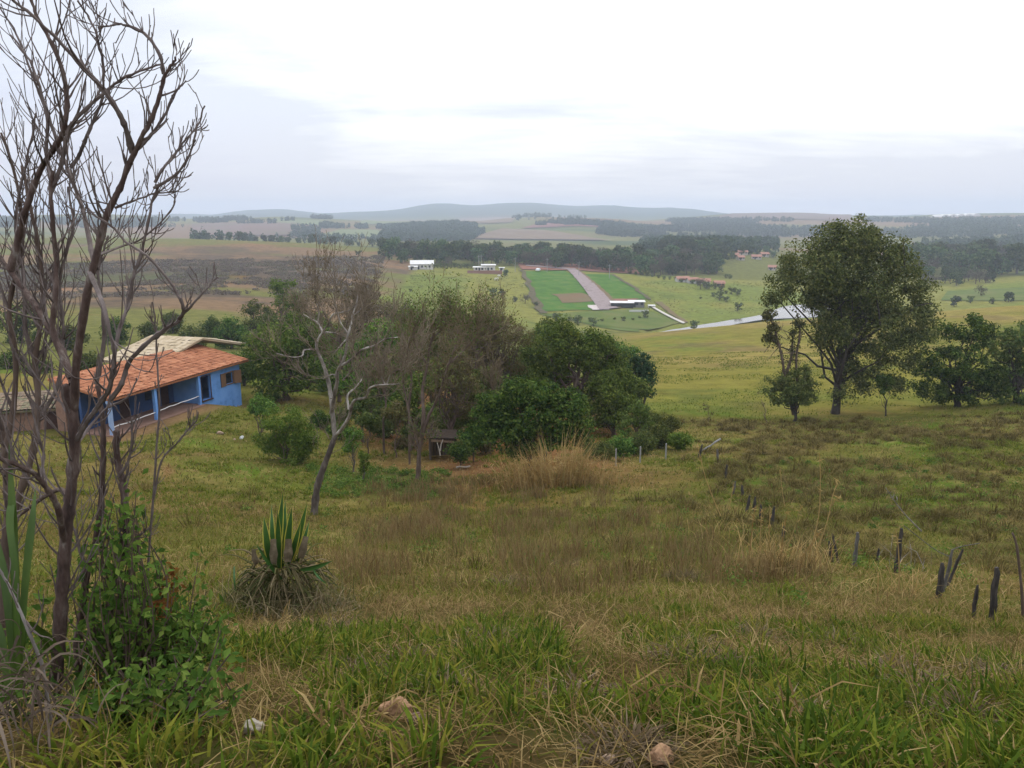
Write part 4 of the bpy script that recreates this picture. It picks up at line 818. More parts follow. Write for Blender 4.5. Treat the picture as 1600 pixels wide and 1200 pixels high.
def rock(label, u, v, wpx, hpx, mat, y0=1.5, dmul=.8, seed=1, rz=0.3, sink=.25, Y=None):
    c = hit(u, v, y0) if Y is None else gpt(u, Y)
    sc = c[1] / F; ROCKS.append((c[0], c[1], wpx * sc * .5)); rx, rzz = wpx * sc * .5, hpx * sc * .5
    n = 44; th = np.linspace(0, math.pi, n)[:, None]; ph = np.linspace(0, 2 * math.pi, 2 * n)[None]
    D = np.stack([np.sin(th) * np.cos(ph), np.sin(th) * np.sin(ph), np.cos(th) + 0 * ph], -1)
    rg = np.random.default_rng(seed); R = np.ones(D.shape[:2])
    for q in range(16):
        d = unit(rg.normal(size=3)); R = np.minimum(R, rg.uniform(.55, .95) / np.maximum(D @ d, .05))
    R = R * (1 + .07 * vnoise(D[..., 0] * 3 + seed, D[..., 2] * 3 + D[..., 1] * 2, seed) + .05 * vnoise(D[..., 0] * 9 + seed, D[..., 2] * 9 + D[..., 1] * 7, seed + 1))
    V = D * R[..., None] * np.array([rx, rx * dmul, rzz]) ; V[..., 2] += rzz * (1 - 2 * sink)
    b = MB(); b.grid(V); o = b.build('rock', mat, smooth=True); o.location = [float(q) for q in c]; o.rotation_euler = (0, 0, rz); return tag(o, label, 'rock')
rock('orange brown rock standing upright in the near grass', 626, 1122, 42, 58, m_rock3, seed=3)
rock('smaller orange rock leaning against the upright one', 603, 1120, 30, 44, m_rock3, seed=8, rz=.9)
rock('flat dark reddish stone right of the upright rock', 654, 1128, 44, 26, solid('red_rock', [(.10,.06,.045),(.17,.105,.08)], 6, bump=.6), seed=12)
rock('flat grey tan stone lying in grass at lower left', 396, 1146, 46, 34, m_rock2, seed=5)
rock('rounded orange tan rock at the bottom edge', 1030, 1192, 58, 42, m_rock3, y0=1.2, seed=21)
rock('pale small rock at the bottom edge beside the rounded one', 952, 1192, 36, 26, m_rock, y0=1.2, seed=15)
rock('small pale stone between tufts at the bottom', 985, 1196, 26, 18, m_rock, y0=1.2, seed=17)
rock('pale flat slab lying on the lawn below the blue wall', 343, 655, 15, 7, m_rock, Y=45, seed=31)
rock('white block on the grass at the corner of the blue wall', 378, 664, 8, 7, solid('white_block', [(.5,.5,.48),(.62,.62,.6)], 3), Y=44.5, seed=33)
rock('small white stone on the grass beside the white block', 366, 667, 5, 4, m_rock, Y=44, seed=35)
# pale fence posts at the back edge
m_conc = solid('concrete', [(.24,.23,.22),(.34,.33,.31)], 4, bump=.2)
for u, v, Y, h, lab in ((962,742,38.2,.86,'thin pale post nearest the reeds'),(1000,735,39.3,.84,'thin pale post second from the reeds'),(1040,728,40.4,.84,'thin pale post beside the bright bush'),(700,500,0,0,''),):
    if h:
        base = gpt(u, Y); b = MB(); b.box((-.034,-.034,-.2),(.034,.034,h)); b.box((-.026,-.026,h),(.026,.026,h+.03)); o = b.build('fence_post', m_conc); o.location = base; tag(o, lab, 'post', 'pale posts at the back edge of the field')
base = gpt(1110, 43); b = MB(); b.tube(wander((.55,0,.72),(-.5,.1,-.05),5,.02), [.05,.05,.045,.045,.04], 6); o = b.build('broken_post', m_conc); o.location = base; tag(o, 'pale broken post leaning over at the top of the fence', 'post')
# charred fence posts running down the slope
m_char = solid('charred_wood', [(.022,.019,.017),(.055,.046,.039),(.12,.10,.085)], 9, 6, bump=.9, stretch=(3,3,.5), pos=[.35,.55,.75])
m_gwood = solid('grey_weathered_wood', [(.055,.05,.045),(.11,.10,.09),(.16,.14,.12)], 9, 6, bump=.8, stretch=(3,3,.4))
posts = [(1550,972,92,9,'c',-.06,'tallest charred post at the right of the broken fence'),(1520,968,58,6,'c',.0,'short charred post with a pale chip beside the tallest one'),
 (1466,935,58,9,'c',0,'squat charred post with another one right behind it'),(1474,925,70,5,'g',.08,'tall grey forked post behind the squat charred one'),
 (1480,915,60,4,'c',.28,'thin leaning charred stake behind the squat post'),(1400,895,72,7,'c',.02,'straight charred post standing alone with a split top'),
 (1370,878,22,4,'c',.05,'tiny charred stub between two taller posts'),(1335,884,54,6,'g',.0,'grey weathered post left of the tiny stub'),
 (1310,880,48,3.5,'c',-.28,'thin charred stake leaning left'),(1300,878,34,5,'c',-.22,'short charred stake leaning left beside the thin one'),
 (1222,850,28,5,'c',.05,'dark stub among the dry stalks'),(1206,825,34,4.5,'c',.03,'dark post behind the dry stalks'),(1188,818,30,4.5,'c',-.05,'dark post left of the dry stalks'),
 (1178,800,24,4,'c',0,'small dark post farther up the fence line'),(1167,800,26,4,'c',.1,'small dark post leaning right up the fence line'),(1160,778,20,4,'c',-.1,'brown post half hidden in grass up the fence line'),
 (1146,772,20,3.6,'g',.08,'grey post halfway up the fence line'),(1134,748,22,3.8,'c',0,'dark short post above the halfway grey post'),(1122,722,20,3.4,'g',-.12,'slanting grey post near the top of the fence'),(1092,715,20,3.2,'c',.2,'dark post at the top of the fence near the bush')]
for u, v, h, w_, kd, ln, lab in posts:
    c = hit(u, v, 6); sc = c[1] / F * 1.02; hh = h * sc * 1.08; ww = max(w_ * sc * .62, .018)
    b = MB(); n = 9; z = np.linspace(-.25, hh, n); P = np.stack([ln * z + .005 * rng.normal(size=n), .006 * rng.normal(size=n), z], -1)
    R = ww * (1.05 - .25 * np.linspace(0, 1, n) + .08 * rng.normal(size=n)); R[-2:] *= (.85, .6)
    b.tube(P, R, 8)
    p0 = P[-2]; b.tube([p0 + [ww*.3,0,-.05], p0 + [ww*.55,0,hh*.06], p0 + [ww*.45, 0, hh*.12]], [ww*.4, ww*.35, ww*.08], 5)
    if 'forked' in lab:
        b.tube(smooth_path([P[-1], P[-1] + [.12,0,.05], P[-1] + [.42,.05,.08]], 6), np.linspace(ww*.25, .006, 6), 5); b.tube(smooth_path([P[-2], P[-2] + [-.25,0,.12], P[-2] + [-.75,.0,.5]], 6), np.linspace(ww*.25, .006, 6), 5)
    o = b.build('charred_post', m_char if kd == 'c' else m_gwood); o.location = c; tag(o, lab, 'post', 'burnt posts of the broken fence')
# bare sapling stem at the right frame edge
base = gpt(1598, 9.2); b = MB(); b.tube(smooth_path([np.array([0,0,-.2])] + [pt(u, v, 9.2) - base for u, v in ((1598,980),(1597,930),(1592,880),(1588,850),(1582,833))], 14), np.linspace(.022,.012,14)*(1+.1*rng.normal(size=14)), 7)
o = b.build('bare_sapling', B_brown, smooth=True); o.location = base; tag(o, 'crooked bare stem rising at the right edge of the picture', 'stem')
# ------------------------------------------------------------------ countryside: woods, far trees, farms
def tree_mesh(name, lm, seed, leafn=420, h=10., w=4.4, leaf=1.0, conif=False, bare_=False):
    b = MB()
    if conif: B = [(0,0,h*.35+i*h*.13, w*(.55-.09*i), w*(.55-.09*i), h*.11) for i in range(5)]
    else:
        B = [(0,0,h*.58,w*.72,w*.72,h*.28), (0,0,h*.30,w*.75,w*.75,h*.24)] + [(w*.55*math.cos(a)*q, w*.55*math.sin(a)*q, h*(.5+.22*z_), w*.42, w*.42, h*.17) for a, q, z_ in zip(rng.uniform(0, 6.28, 6), rng.uniform(.6, 1.1, 6), rng.random(6))]
    per = 14; clump_crown(b, B, leafn // per * (1 if not bare_ else 1), w * .26, per, leaf if not bare_ else leaf * .7, m=0, shell=.5, aspect=.75 if not bare_ else .4)
    b.tube(wander((0,0,-.5),(0,0,h*.62),5,.02), np.linspace(.3,.12,5), 6, m=1)
    for q in range(4): b.tube(wander((0,0,h*.3), rng.normal(size=3)*[w*.4,w*.4,.5]+[0,0,h*.65], 4, .05), np.linspace(.14,.04,4), 4, m=1)
    o = b.build(name, [lm, B_brown]); me = o.data; bpy.data.objects.remove(o); return me
KIND = {'green': [tree_mesh('wood_tree', L_wood, i, 1000, 10, 4.6, .95) for i in range(4)],
        'brown': [tree_mesh('brown_wood_tree', L_woodbrown, i, 900, 9, 4.4, .8, bare_=True) for i in range(3)],
        'tall': [tree_mesh('tall_wood_tree', L_wood, i, 520, 16, 2.6, .9) for i in range(2)],
        'conifer': [tree_mesh('conifer', L_far, i, 420, 14, 3.2, .8, conif=True) for i in range(2)],
        'olive': [tree_mesh('pasture_tree', L_olive, i, 520, 6, 3.0, .55) for i in range(3)]}
def put(kind, name, x, y, s, label, cat='tree', group=None, sz=1.0, dz=0):
    me = KIND[kind][rng.integers(0, len(KIND[kind]))]; o = bpy.data.objects.new(name, me); COL.objects.link(o)
    o.location = (float(x), float(y), Hs(x, y) - .3 + dz); o.rotation_euler = (0, 0, rng.uniform(0, 6.28)); o.scale = (s, s, s * sz); return tag(o, label, cat, group)
def at_u(u, Y): t = ray(u, 400)[0]; return t * Y, Y
# wood on the ridge behind the two farms: individual trees, front rows nearest
def wood(n, u0, u1, yfun, depth, kinds, label, group, s0, s1, name='wood_tree'):
    for i in range(n):
        u = u0 + (u1 - u0) * (i + rng.random()) / n; Y = yfun(u) + depth * rng.random() ** 1.3
        k = kinds[rng.integers(0, len(kinds))]; x, y = at_u(u, Y)
        put(k, name, x, y, rng.uniform(s0, s1), label, group=group, sz=rng.uniform(.8, 1.15))
wood(60, 600, 815, lambda u: 482 + .02 * (u - 600), 75, ['green','green','brown'], 'tree in the wood on the ridge behind the two white farms', 'ridge wood behind the farms', .95, 1.5)
wood(110, 815, 1060, lambda u: np.interp(u, [815, 940, 1000, 1060], [482, 472, 462, 450]), 95, ['green','brown','green','brown'], 'tree in the wood above the red yard and crop fields', 'wood above the crop fields', .95, 1.55)
wood(48, 1030, 1130, lambda u: np.interp(u, [1030, 1130], [470, 500]), 130, ['green','green','brown'], 'tree in the wood below the village roofs', 'wood below the village', 1.0, 1.5)
wood(60, 1420, 1595, lambda u: np.interp(u, [1420, 1600], [455, 470]), 170, ['green','brown','green'], 'tall dark tree in the woods on the right behind the meadow', 'woods on the right', 1.3, 2.1)
wood(14, 1440, 1560, lambda u: 420, 25, ['green','brown'], 'bushy tree at the front edge of the right hand woods', 'front edge of the right hand woods', .7, 1.0)
wood(34, 1005, 1215, lambda u: 575, 120, ['green','brown','green'], 'tree standing among the village houses', 'trees among the village houses', .55, .85)
# single trees that can be told apart
for kd, u, Y, s, lab in (
  ('green', 868, 470, 1.15, 'dark spreading tree standing out above the wood over the red yard'), ('tall', 635, 505, .95, 'tall slim tree rising above the left end of the wood'),
  ('green', 628, 472, .85, 'rounded light green tree left of the white farmhouse'), ('brown', 700, 462, .85, 'pale grey bushy tree between the two farms'),
  ('green', 790, 425, .42, 'dark round tree at the corner of the second farm wall'), ('green', 1045, 640, 1.5, 'large dark round tree beside the village roofs'),
  ('olive', 770, 352, .95, 'leafy tree at the bottom of the olive pasture'), ('olive', 784, 354, .85, 'slim tree right of the leafy one at the pasture bottom'),
  ('olive', 804, 345, .55, 'low bush like tree at the pasture bottom'), ('brown', 821, 343, .62, 'sparse brown tree at the pasture bottom'), ('olive', 839, 338, .45, 'small dark bush near the crop field corner'),
  ('olive', 1090, 284, .75, 'dark bush on the river bank by the path end'), ('brown', 1097, 402, .85, 'grey bush on the slope under the orange roofs'), ('olive', 1106, 404, .75, 'green bush on the slope right of the grey one'),
  ('olive', 1128, 372, .9, 'slim tree alone on the pasture slope across the river'), ('olive', 1118, 380, .5, 'low bush left of the slim pasture tree'), ('olive', 1138, 366, .6, 'low bush right of the slim pasture tree'),
  ('olive', 1158, 345, .8, 'bush on the far river bank near the water bend'), ('olive', 1098, 372, .28, 'tiny dark shrub in the middle of the far pasture'), ('olive', 1012, 318, .7, 'slender tree in the lower field by the pale path'),
  ('olive', 1002, 316, .3, 'tiny bush in the lower field'), ('olive', 560, 500, .85, 'lone tree on the crest of the brown slope'), ('green', 1500, 330, .55, 'round bush on the meadow edge at the right'),
  ('green', 1585, 335, .55, 'dark round bush at the far right of the meadow'), ('brown', 1540, 365, .7, 'pinkish bare tree in the right hand meadow'), ('olive', 1525, 340, .7, 'grey green bush in the right hand meadow'),
  ('olive', 1560, 332, .6, 'long low bush at the meadow edge'), ('brown', 588, 190, .55, 'lone bare tree at the lower edge of the brown slope'), ('olive', 1136, 470, .6, 'dark small tree pair on the distant pasture, left one'), ('olive', 1142, 470, .6, 'dark small tree pair on the distant pasture, right one'),
  ('olive', 640, 345, .35, 'dot like bush low in the olive pasture'), ('olive', 905, 300, .8, 'bush beside the lower field edge'), ('olive', 870, 305, .8, 'bush left of the lower field edge'), ('olive', 930, 296, .7, 'bush near the start of the river')):
    x, y = at_u(u, Y); put(kd, 'tree', x, y, s, lab)
for i in range(9):   # hedge like row below the fields
    u = 860 + i * 17 + rng.uniform(-4, 4); x, y = at_u(u, 309 + rng.uniform(-3, 3)); put('olive', 'hedge_bush', x, y, rng.uniform(.25, .45), 'low bush in the ragged line below the crop fields', 'bush', 'bush line below the crop fields')
for i in range(16):
    u = 668 + i * 5.2; x, y = at_u(u, 455 + rng.uniform(-2, 2)); put('olive', 'hedge_bush', x, y, rng.uniform(.45, .7), 'dark bush in the hedge between the two farms', 'bush', 'hedge between the farms')
for i in range(22):
    u = 300 + i * 14 + rng.uniform(-5, 5); x, y = at_u(u, 690 + rng.uniform(-20, 60)); put('green', 'crest_tree', x, y, rng.uniform(.5, 1.0), 'small tree just behind the crest of the brown slope', 'tree', 'trees behind the brown crest')
for i in range(20):
    u = 985 + i * 9; Y = np.interp(u, [985, 1080, 1165], [462, 425, 380]) + rng.uniform(-4, 4); x, y = at_u(u, Y); put('olive', 'hedge_bush', x, y, rng.uniform(.4, .75), 'bush along the upper edge of the pasture below the wood', 'bush', 'bushes along the pasture edge')

# forests too far to tell trees apart
def forest(name, label, regs, lm, per=26, h=9., w=4.0, leaf=2.4, cap=2600):
    b = MB(); Ps = []; Ns = []; Sz = []
    for poly, dens in regs:
        c = np.array([hit(u, v, y0)[:2] for (u, v, y0) in poly]); x0, y0 = c.min(0); x1, y1 = c.max(0)
        n = int(min(dens * 900, cap)); X = rng.uniform(x0, x1, n * 3); Y = rng.uniform(y0, y1, n * 3)
        k = pip(c, X, Y) & (fbm(X, Y, 14, 3, 77) > -.08) & ((Y < 620) | (fbm(X, Y, 150, 3, 78) > -.12)); X, Y = X[k][:n], Y[k][:n]; Z = H(X, Y); hh = h * rng.uniform(.6, 1.35, len(X))
        d = rsph(len(X) * per); i = np.repeat(np.arange(len(X)), per)
        P = np.stack([X[i], Y[i], Z[i] + hh[i] * .55], -1) + d * np.stack([0*hh[i] + w * .55, 0*hh[i] + w * .55, hh[i] * .45], -1); Ps.append(P); Ns.append(d + .4 * rng.normal(size=d.shape))
    P = np.vstack(Ps); leaves(b, P, leaf * rng.uniform(.7, 1.3, len(P)), np.vstack(Ns), .8); return tag(b.build(name, lm), label, 'forest', kind='stuff')
R = lambda u0, v0, u1, v1, y: [(u0, v0, y), (u1, v0, y), (u1, v1, y), (u0, v1, y)]
forest('far_forest', 'dark plantations on the far hills left of centre', [(R(303,344,432,351,1100), 1.6), (R(440,342,520,347,1150), .7), (R(590,352,790,358,1000), 2.2), ([(600,357,800),(770,357,800),(730,378,800),(590,378,800)], 3.0), (R(0,345,290,356,1100), 2.0)], L_far)
forest('far_forest', 'wooded far hills right of centre', [(R(780,352,960,356,1000), 1.2), ([(945,352,900),(1060,350,900),(1080,374,900),(930,368,900)], 3), (R(1050,352,1330,376,900), 3.0), (R(1040,346,1240,352,1200), 1.4)], L_far)
forest('far_forest', 'dense far woods on the right horizon', [(R(1330,350,1640,372,900), 3.0), (R(1440,372,1640,392,640), 3.0), (R(1350,345,1600,350,1200), 1.2), (R(1130,376,1210,395,620), 1.2)], L_far)
forest('far_forest', 'tree lines along the distant field edges', [(R(455,358,500,371,700), .25), (R(500,352,600,358,900), .7), (R(800,341,930,346,1150), .6), (R(1000,378,1215,402,560), 2.4), (R(300,372,600,378,660), .25)], L_far)
forest('scrub', 'brown scrub on the fallow slope', [([(0,420,300),(600,400,300),(590,470,150),(0,470,150)], 9)], veg('dry_scrub', [(.085,.062,.055),(.12,.085,.068),(.15,.115,.08),(.105,.11,.045)], .2, .05), 12, 1.0, 1.6, .5, cap=9000)
forest('scrub', 'rough dark weeds on the far pastures', [(R(1000,440,1200,490,300), .7), (R(640,425,820,470,330), .6)], veg('pasture_weeds', [(.10,.115,.030),(.145,.15,.040)], .2, .1), 8, .22, .7, .26, cap=4000)

# farms, shed, village
m_wroof = solid('pale_roof', [(.55,.53,.50),(.68,.66,.63)], .5, bump=0)
m_wwall = solid('cream_wall', [(.50,.47,.42),(.60,.57,.52)], .4, bump=0)
m_oroof = solid('terracotta_roof', [(.27,.125,.085),(.36,.18,.125)], .4, bump=0)
m_dark = solid('dark_opening', [(.02,.02,.022),(.03,.03,.03)], 1, bump=0)
m_rwall = solid('brick_wall', [(.24,.12,.085),(.28,.15,.11)], .5, bump=0)
def cottage(label, u, Y, w, d, h, rh, roofm, wallm, rz=0, dz=0, nwin=3, cat='house', name='cottage', group=None, flat=False):
    x, y = at_u(u, Y); o = thing(name, label, cat, (x, y, Hs(x, y) + dz), group, rz)
    k = MB(); k.box((-w/2,-d/2,-1.5),(w/2,d/2,h)); 
    if not flat: k.add([(-w/2,-d/2,h),(-w/2,d/2,h),(-w/2,0,h+rh*.93),(w/2,-d/2,h),(w/2,d/2,h),(w/2,0,h+rh*.93)], None, [(0,2,1),(3,4,5)])
    k.build('wall', wallm, o)
    k = MB(); e = .45
    if flat: k.hexa([(-w/2-e,-d/2-e,h+.03),(w/2+e,-d/2-e,h+.03),(w/2+e,d/2+e,h+.3),(-w/2-e,d/2+e,h+.3)], [(-w/2-e,-d/2-e,h+.2),(w/2+e,-d/2-e,h+.2),(w/2+e,d/2+e,h+rh),(-w/2-e,d/2+e,h+rh)])
    else:
        for s in (-1, 1): k.hexa([(-w/2-e,s*(d/2+e),h-.2),(w/2+e,s*(d/2+e),h-.2),(w/2+e,0,h+rh),(-w/2-e,0,h+rh)], [(-w/2-e,s*(d/2+e),h),(w/2+e,s*(d/2+e),h),(w/2+e,0,h+rh+.2),(-w/2-e,0,h+rh+.2)])
    k.build('roof', roofm, o)
    for i in range(nwin):
        xx = -w/2 + w * (i + .5) / nwin; k = MB(); k.box((xx-.55,-d/2-.06,.9),(xx+.55,-d/2-.01,2.1)); k.build('window', m_dark, o)
    k = MB(); xx = -w/2 + w * (.5 if nwin % 2 == 0 else .34); k.box((xx-.5,-d/2-.06,0),(xx+.5,-d/2-.01,2.1)); k.build('door', m_dark, o)
    return o
cottage('white roofed farmhouse at the top of the olive pasture', 659, 448, 12.5, 8, 2.9, 1.7, m_wroof, m_wwall, .12)
cottage('small pale annex in front of the white roofed farmhouse', 645, 440, 4.5, 3, 1.6, .5, m_wroof, m_wwall, 0, 0, 1, 'shed', 'annex', flat=True)
cottage('cream farm building with flat roof above a brick wall', 763, 446, 7.5, 5, 3.3, .5, m_wroof, m_wwall, 0, 0, 2, 'house', 'farm_building', flat=True)
cottage('low white shed attached left of the cream farm building', 749, 444, 6.5, 4, 2.2, .5, m_wroof, m_wwall, 0, 0, 2, 'shed', 'farm_shed', flat=True)
cottage('tiny white hut right of the cream farm building', 784, 448, 2.6, 2, 1.8, .4, m_wroof, m_wwall, 0, 0, 1, 'shed', 'hut', flat=True)
x, y = at_u(760, 433); b = MB(); b.box((-10.5,-.2,-1),(8.5,.2,1.7)); b.box((-10.6,-.27,1.7),(8.6,.27,1.82)); o = b.build('brick_wall', m_rwall); o.location = (x, y, Hs(x, y)); tag(o, 'long reddish brick wall below the cream farm building', 'wall')
ls = cottage('long low stable with white roofs beside the road end', 974, 343, 9.5, 4.0, 1.9, .5, m_wroof, m_dark, -.06, 0, 4, 'shed', 'stable', flat=True)
cottage('grey roofed right half of the long stable', 997, 345, 6.5, 4.0, 2.2, .5, m_wroof, solid('grey_wall', [(.14,.135,.13),(.2,.19,.18)], 1, bump=0), -.06, 0, 3, 'shed', 'stable', flat=True)
x, y = at_u(1001, 331); b = MB(); b.box((-4,-.15,-1),(4,.15,.9)); b.box((-4.1,-.25,.9),(4.1,.25,1.05)); o = b.build('white_wall', m_wroof); o.location = (x, y, Hs(x, y)); tag(o, 'low white wall in front of the long stable', 'wall')
x, y = at_u(1021, 344); b = MB(); b.hexa([(-1.6,-1,.9),(1.6,-1,.9),(1.6,1,1.1),(-1.6,1,1.1)],[(-1.6,-1,1.0),(1.6,-1,1.0),(1.6,1,1.2),(-1.6,1,1.2)]); b.box((-1.5,-.9,-.3),(-1.3,.9,.9)); b.box((1.3,-.9,-.3),(1.5,.9,.9)); o = b.build('white_table_shed', m_wroof); o.location = (x, y, Hs(x, y)); tag(o, 'small white canopy right of the long stable', 'shelter')
x, y = at_u(841, 448); b = MB(); b.box((-1.9,-.9,.35),(1.9,.9,1.1)); b.hexa([(-1.3,-.85,1.1),(1.3,-.85,1.1),(1.3,.85,1.1),(-1.3,.85,1.1)],[(-.8,-.75,1.65),(.9,-.75,1.65),(.9,.75,1.65),(-.8,.75,1.65)])
vx = thing('car', 'white car parked on the red yard', 'car', (x, y, Hs(x, y) + .5), rz=1.2); b.build('body', solid('white_paint', [(.75,.75,.75),(.82,.82,.82)], 1, bump=0, rough=.3), vx)
for sx_ in (-1.2, 1.2):
    for sy in (-.85, .85):
        k = MB(); k.tube([(sx_, sy - .1, .33), (sx_, sy + .1, .33)], .33, 12); k.build('wheel', m_dark, vx)
m_vwall = solid('village_wall', [(.34,.28,.23),(.46,.41,.36)], .3, bump=0)
vill = [(1024,612,8,6,'cottage with faded tiled roof left of the dark round village tree'),(1060,628,9,6,'long tiled house right of the dark round village tree'),(1072,622,7,5,'small tiled house at the end of the left village row'),
        (1076,600,7,5,'white gabled house below the left village row'),(1066,590,9,6,'brown roofed house in front of the left village row'),(1160,606,11,7,'white walled house with red roof in the village'),(1150,590,6,5,'tiny white house in the village'),
        (1182,590,11,6,'long tiled house beside the gum tree crown'),(1194,606,10,6,'pale roofed house above the long one'),(1157,580,8,6,'tiled house in front of the white walled one'),(1128,612,7,5,'brown roofed house alone among village trees'),(1208,540,8,6,'tiled house half hidden by the gum tree crown'),(1040,600,7,5,'pinkish house under the dark round village tree')]
for i, (u, Y, w, d, lab) in enumerate(vill):
    x, y = at_u(u, Y); vt = np.interp(u, [1020, 1090, 1210], [378, 380, 392]) + (Y - 600) * -.12; z = pt(u, vt, Y)[2]
    cottage(lab, u, Y, w * .62, d * .62, 2.0, 1.2, m_oroof, m_vwall, rng.uniform(-.4, .4), 0, 3)
for u, Y, w, lab in ((1068,432,11,'long orange roofed house at the edge of the wood'),(1084,428,9,'second orange roofed house at the edge of the wood'),(1103,426,9,'pale orange roofed house right of the wood edge'),(1126,418,8,'bright orange roofed house alone on the pasture edge')):
    cottage(lab, u, Y, w * .62, 4.5, 1.7, 1.2, m_oroof, m_rwall if Y < 420 else m_wwall, rng.uniform(-.2, .2), 0, 3)
gx0, gy0 = at_u(1488, 1950)
for i in range(5):
    x, y = at_u(1462 + i * 12, 1950 + 12 * i); k = MB(); n = 12; an = np.linspace(0, math.pi, n); V = np.array([[( -9 * math.cos(a_) , yy, 6 * math.sin(a_)) for a_ in an] for yy in (-25, 25)]); k.grid(V); k.add(np.vstack([V[0], V[1]]), None, [(0, j, j + 1) for j in range(1, n - 1)] + [(n, n + j, n + j + 1) for j in range(1, n - 1)])
    o = k.build('greenhouse', m_wroof); o.location = (x, y, Hs(x, y)); tag(o, 'white greenhouse tunnel in the row on the right horizon', 'greenhouse', 'greenhouses on the right horizon')
m_pole = solid('pole_grey', [(.28,.27,.26),(.36,.35,.33)], 2, bump=0)
for u, Y, lab in ((748,452,'utility pole left of the cream farm building'),(752,456,'utility pole just behind the cream farm building'),(805,446,'utility pole at the left end of the red yard'),(855,446,'utility pole beside the white car'),(905,432,'utility pole at the bend of the road'),(953,426,'utility pole above the right crop field')):
    x, y = at_u(u, Y); b = MB(); b.tube([(0,0,-.5),(0,0,8)], [.17,.12], 8); b.box((-1,-.06,7.2),(1,.06,7.35)); o = b.build('utility_pole', m_pole); o.location = (x, y, Hs(x, y)); tag(o, lab, 'pole')
# white cow grazing on the olive pasture
def cow(u, Y, rz, label):
    x, y = at_u(u, Y); b = MB()
    b.tube(smooth_path([(-.85,0,1.05),(-.4,0,1.08),(.2,0,1.03),(.7,0,1.1),(1.05,0,1.1),(1.35,0,.75),(1.5,0,.45)], 16), np.interp(np.linspace(0,1,16), [0,.15,.4,.6,.75,.9,1], [.22,.36,.38,.36,.22,.14,.09]), 10)
    for lx in (-.7, .6):
        for ly in (-.2, .2): b.tube([(lx,ly,.9),(lx+.04,ly,.5),(lx,ly,0)], [.14,.08,.07], 6)
    b.tube([(-.85,0,1.2),(-1.0,0,.9),(-1.0,0,.5)], [.04,.03,.05], 5)
    o = b.build('cow', solid('white_hide', [(.62,.6,.55),(.7,.68,.63)], 2, bump=0), smooth=True); o.location = (x, y, Hs(x, y)); o.rotation_euler = (0,0,rz); tag(o, label, 'cow')
cow(775, 405, .4, 'white cow standing on the olive pasture below the farm wall'); cow(781, 418, 2.8, 'pale cow nearer the farm wall on the olive pasture')
# ------------------------------------------------------------------ near vegetation
def blades(b, P, h, w, az, lean, bend=.5, m=0, kink=None):
    """grass blades: base pair, middle pair, tip"""
    n = len(P); h = np.broadcast_to(h, (n,)); w = np.broadcast_to(w, (n,)); lean = np.broadcast_to(lean, (n,))
    d = np.stack([np.cos(az), np.sin(az), np.zeros(n)], -1); s = np.stack([-np.sin(az), np.cos(az), np.zeros(n)], -1)
    s = unit(s + .7 * d * rng.normal(size=(n, 1)))
    up = np.array([0, 0, 1.])
    l1 = lean; l2 = np.minimum(lean + bend * rng.uniform(.5, 1.5, n), 2.2)
    M = P + (d * np.sin(l1)[:, None] + up * np.cos(l1)[:, None]) * (h * .55)[:, None]
    T = M + (d * np.sin(l2)[:, None] + up * np.cos(l2)[:, None]) * (h * .5)[:, None]
    hw = (w * .5)[:, None] * s
    V = np.stack([P - hw * .7, P + hw * .7, M + hw, M - hw, T], 1).reshape(-1, 3); i = np.arange(n)[:, None] * 5
    b.add(V, i + np.array([0, 1, 2, 3]), i + np.array([3, 2, 4]), m)
def scat(n, y0, y1, u0=-80, u1=1680, pw=1.0):
    """points spread evenly over the ground in view between two depths"""
    Y = np.sqrt(y0 ** 2 + (y1 ** 2 - y0 ** 2) * rng.random(n) ** pw); u = rng.uniform(u0, u1, n)
    t = (u - 800) / F * 1.0 / (CP + 0 * SP) ; t = t * np.interp(Y, [1, 3, 8, 30], [1.22, 1.15, 1.06, 1.02])
    X = t * Y; return np.stack([X, Y, H(X, Y)], -1)
G_lush = veg('grass_green', [(0.036,0.062,0.007),(0.063,0.099,0.009),(0.106,0.141,0.013),(0.205,0.183,0.026)], .35, .9, tint=0)
G_fr = veg('grass_fresh', [(0.070,0.097,0.008),(0.106,0.138,0.013),(0.153,0.176,0.021),(0.200,0.194,0.037)], .35, .5, tint=0)
G_mid = veg('grass_olive', [(0.060,0.074,0.010),(0.094,0.103,0.014),(0.140,0.132,0.022),(0.194,0.157,0.037)], .3, .6, tint=0)
G_dry = veg('grass_dry', [(0.095,0.058,0.021),(0.158,0.103,0.036),(0.241,0.163,0.064),(0.356,0.257,0.110)], .25, .6, tint=0)
G_tus = veg('grass_tussock', [(0.067,0.054,0.015),(0.104,0.084,0.025),(0.145,0.113,0.035),(0.194,0.145,0.052)], .25, .15, .6, tint=0)
G_red = veg('grass_rusty', [(.11,.07,.030),(.18,.115,.048),(.25,.17,.08),(.12,.125,.036)], .25, .6, tint=0)

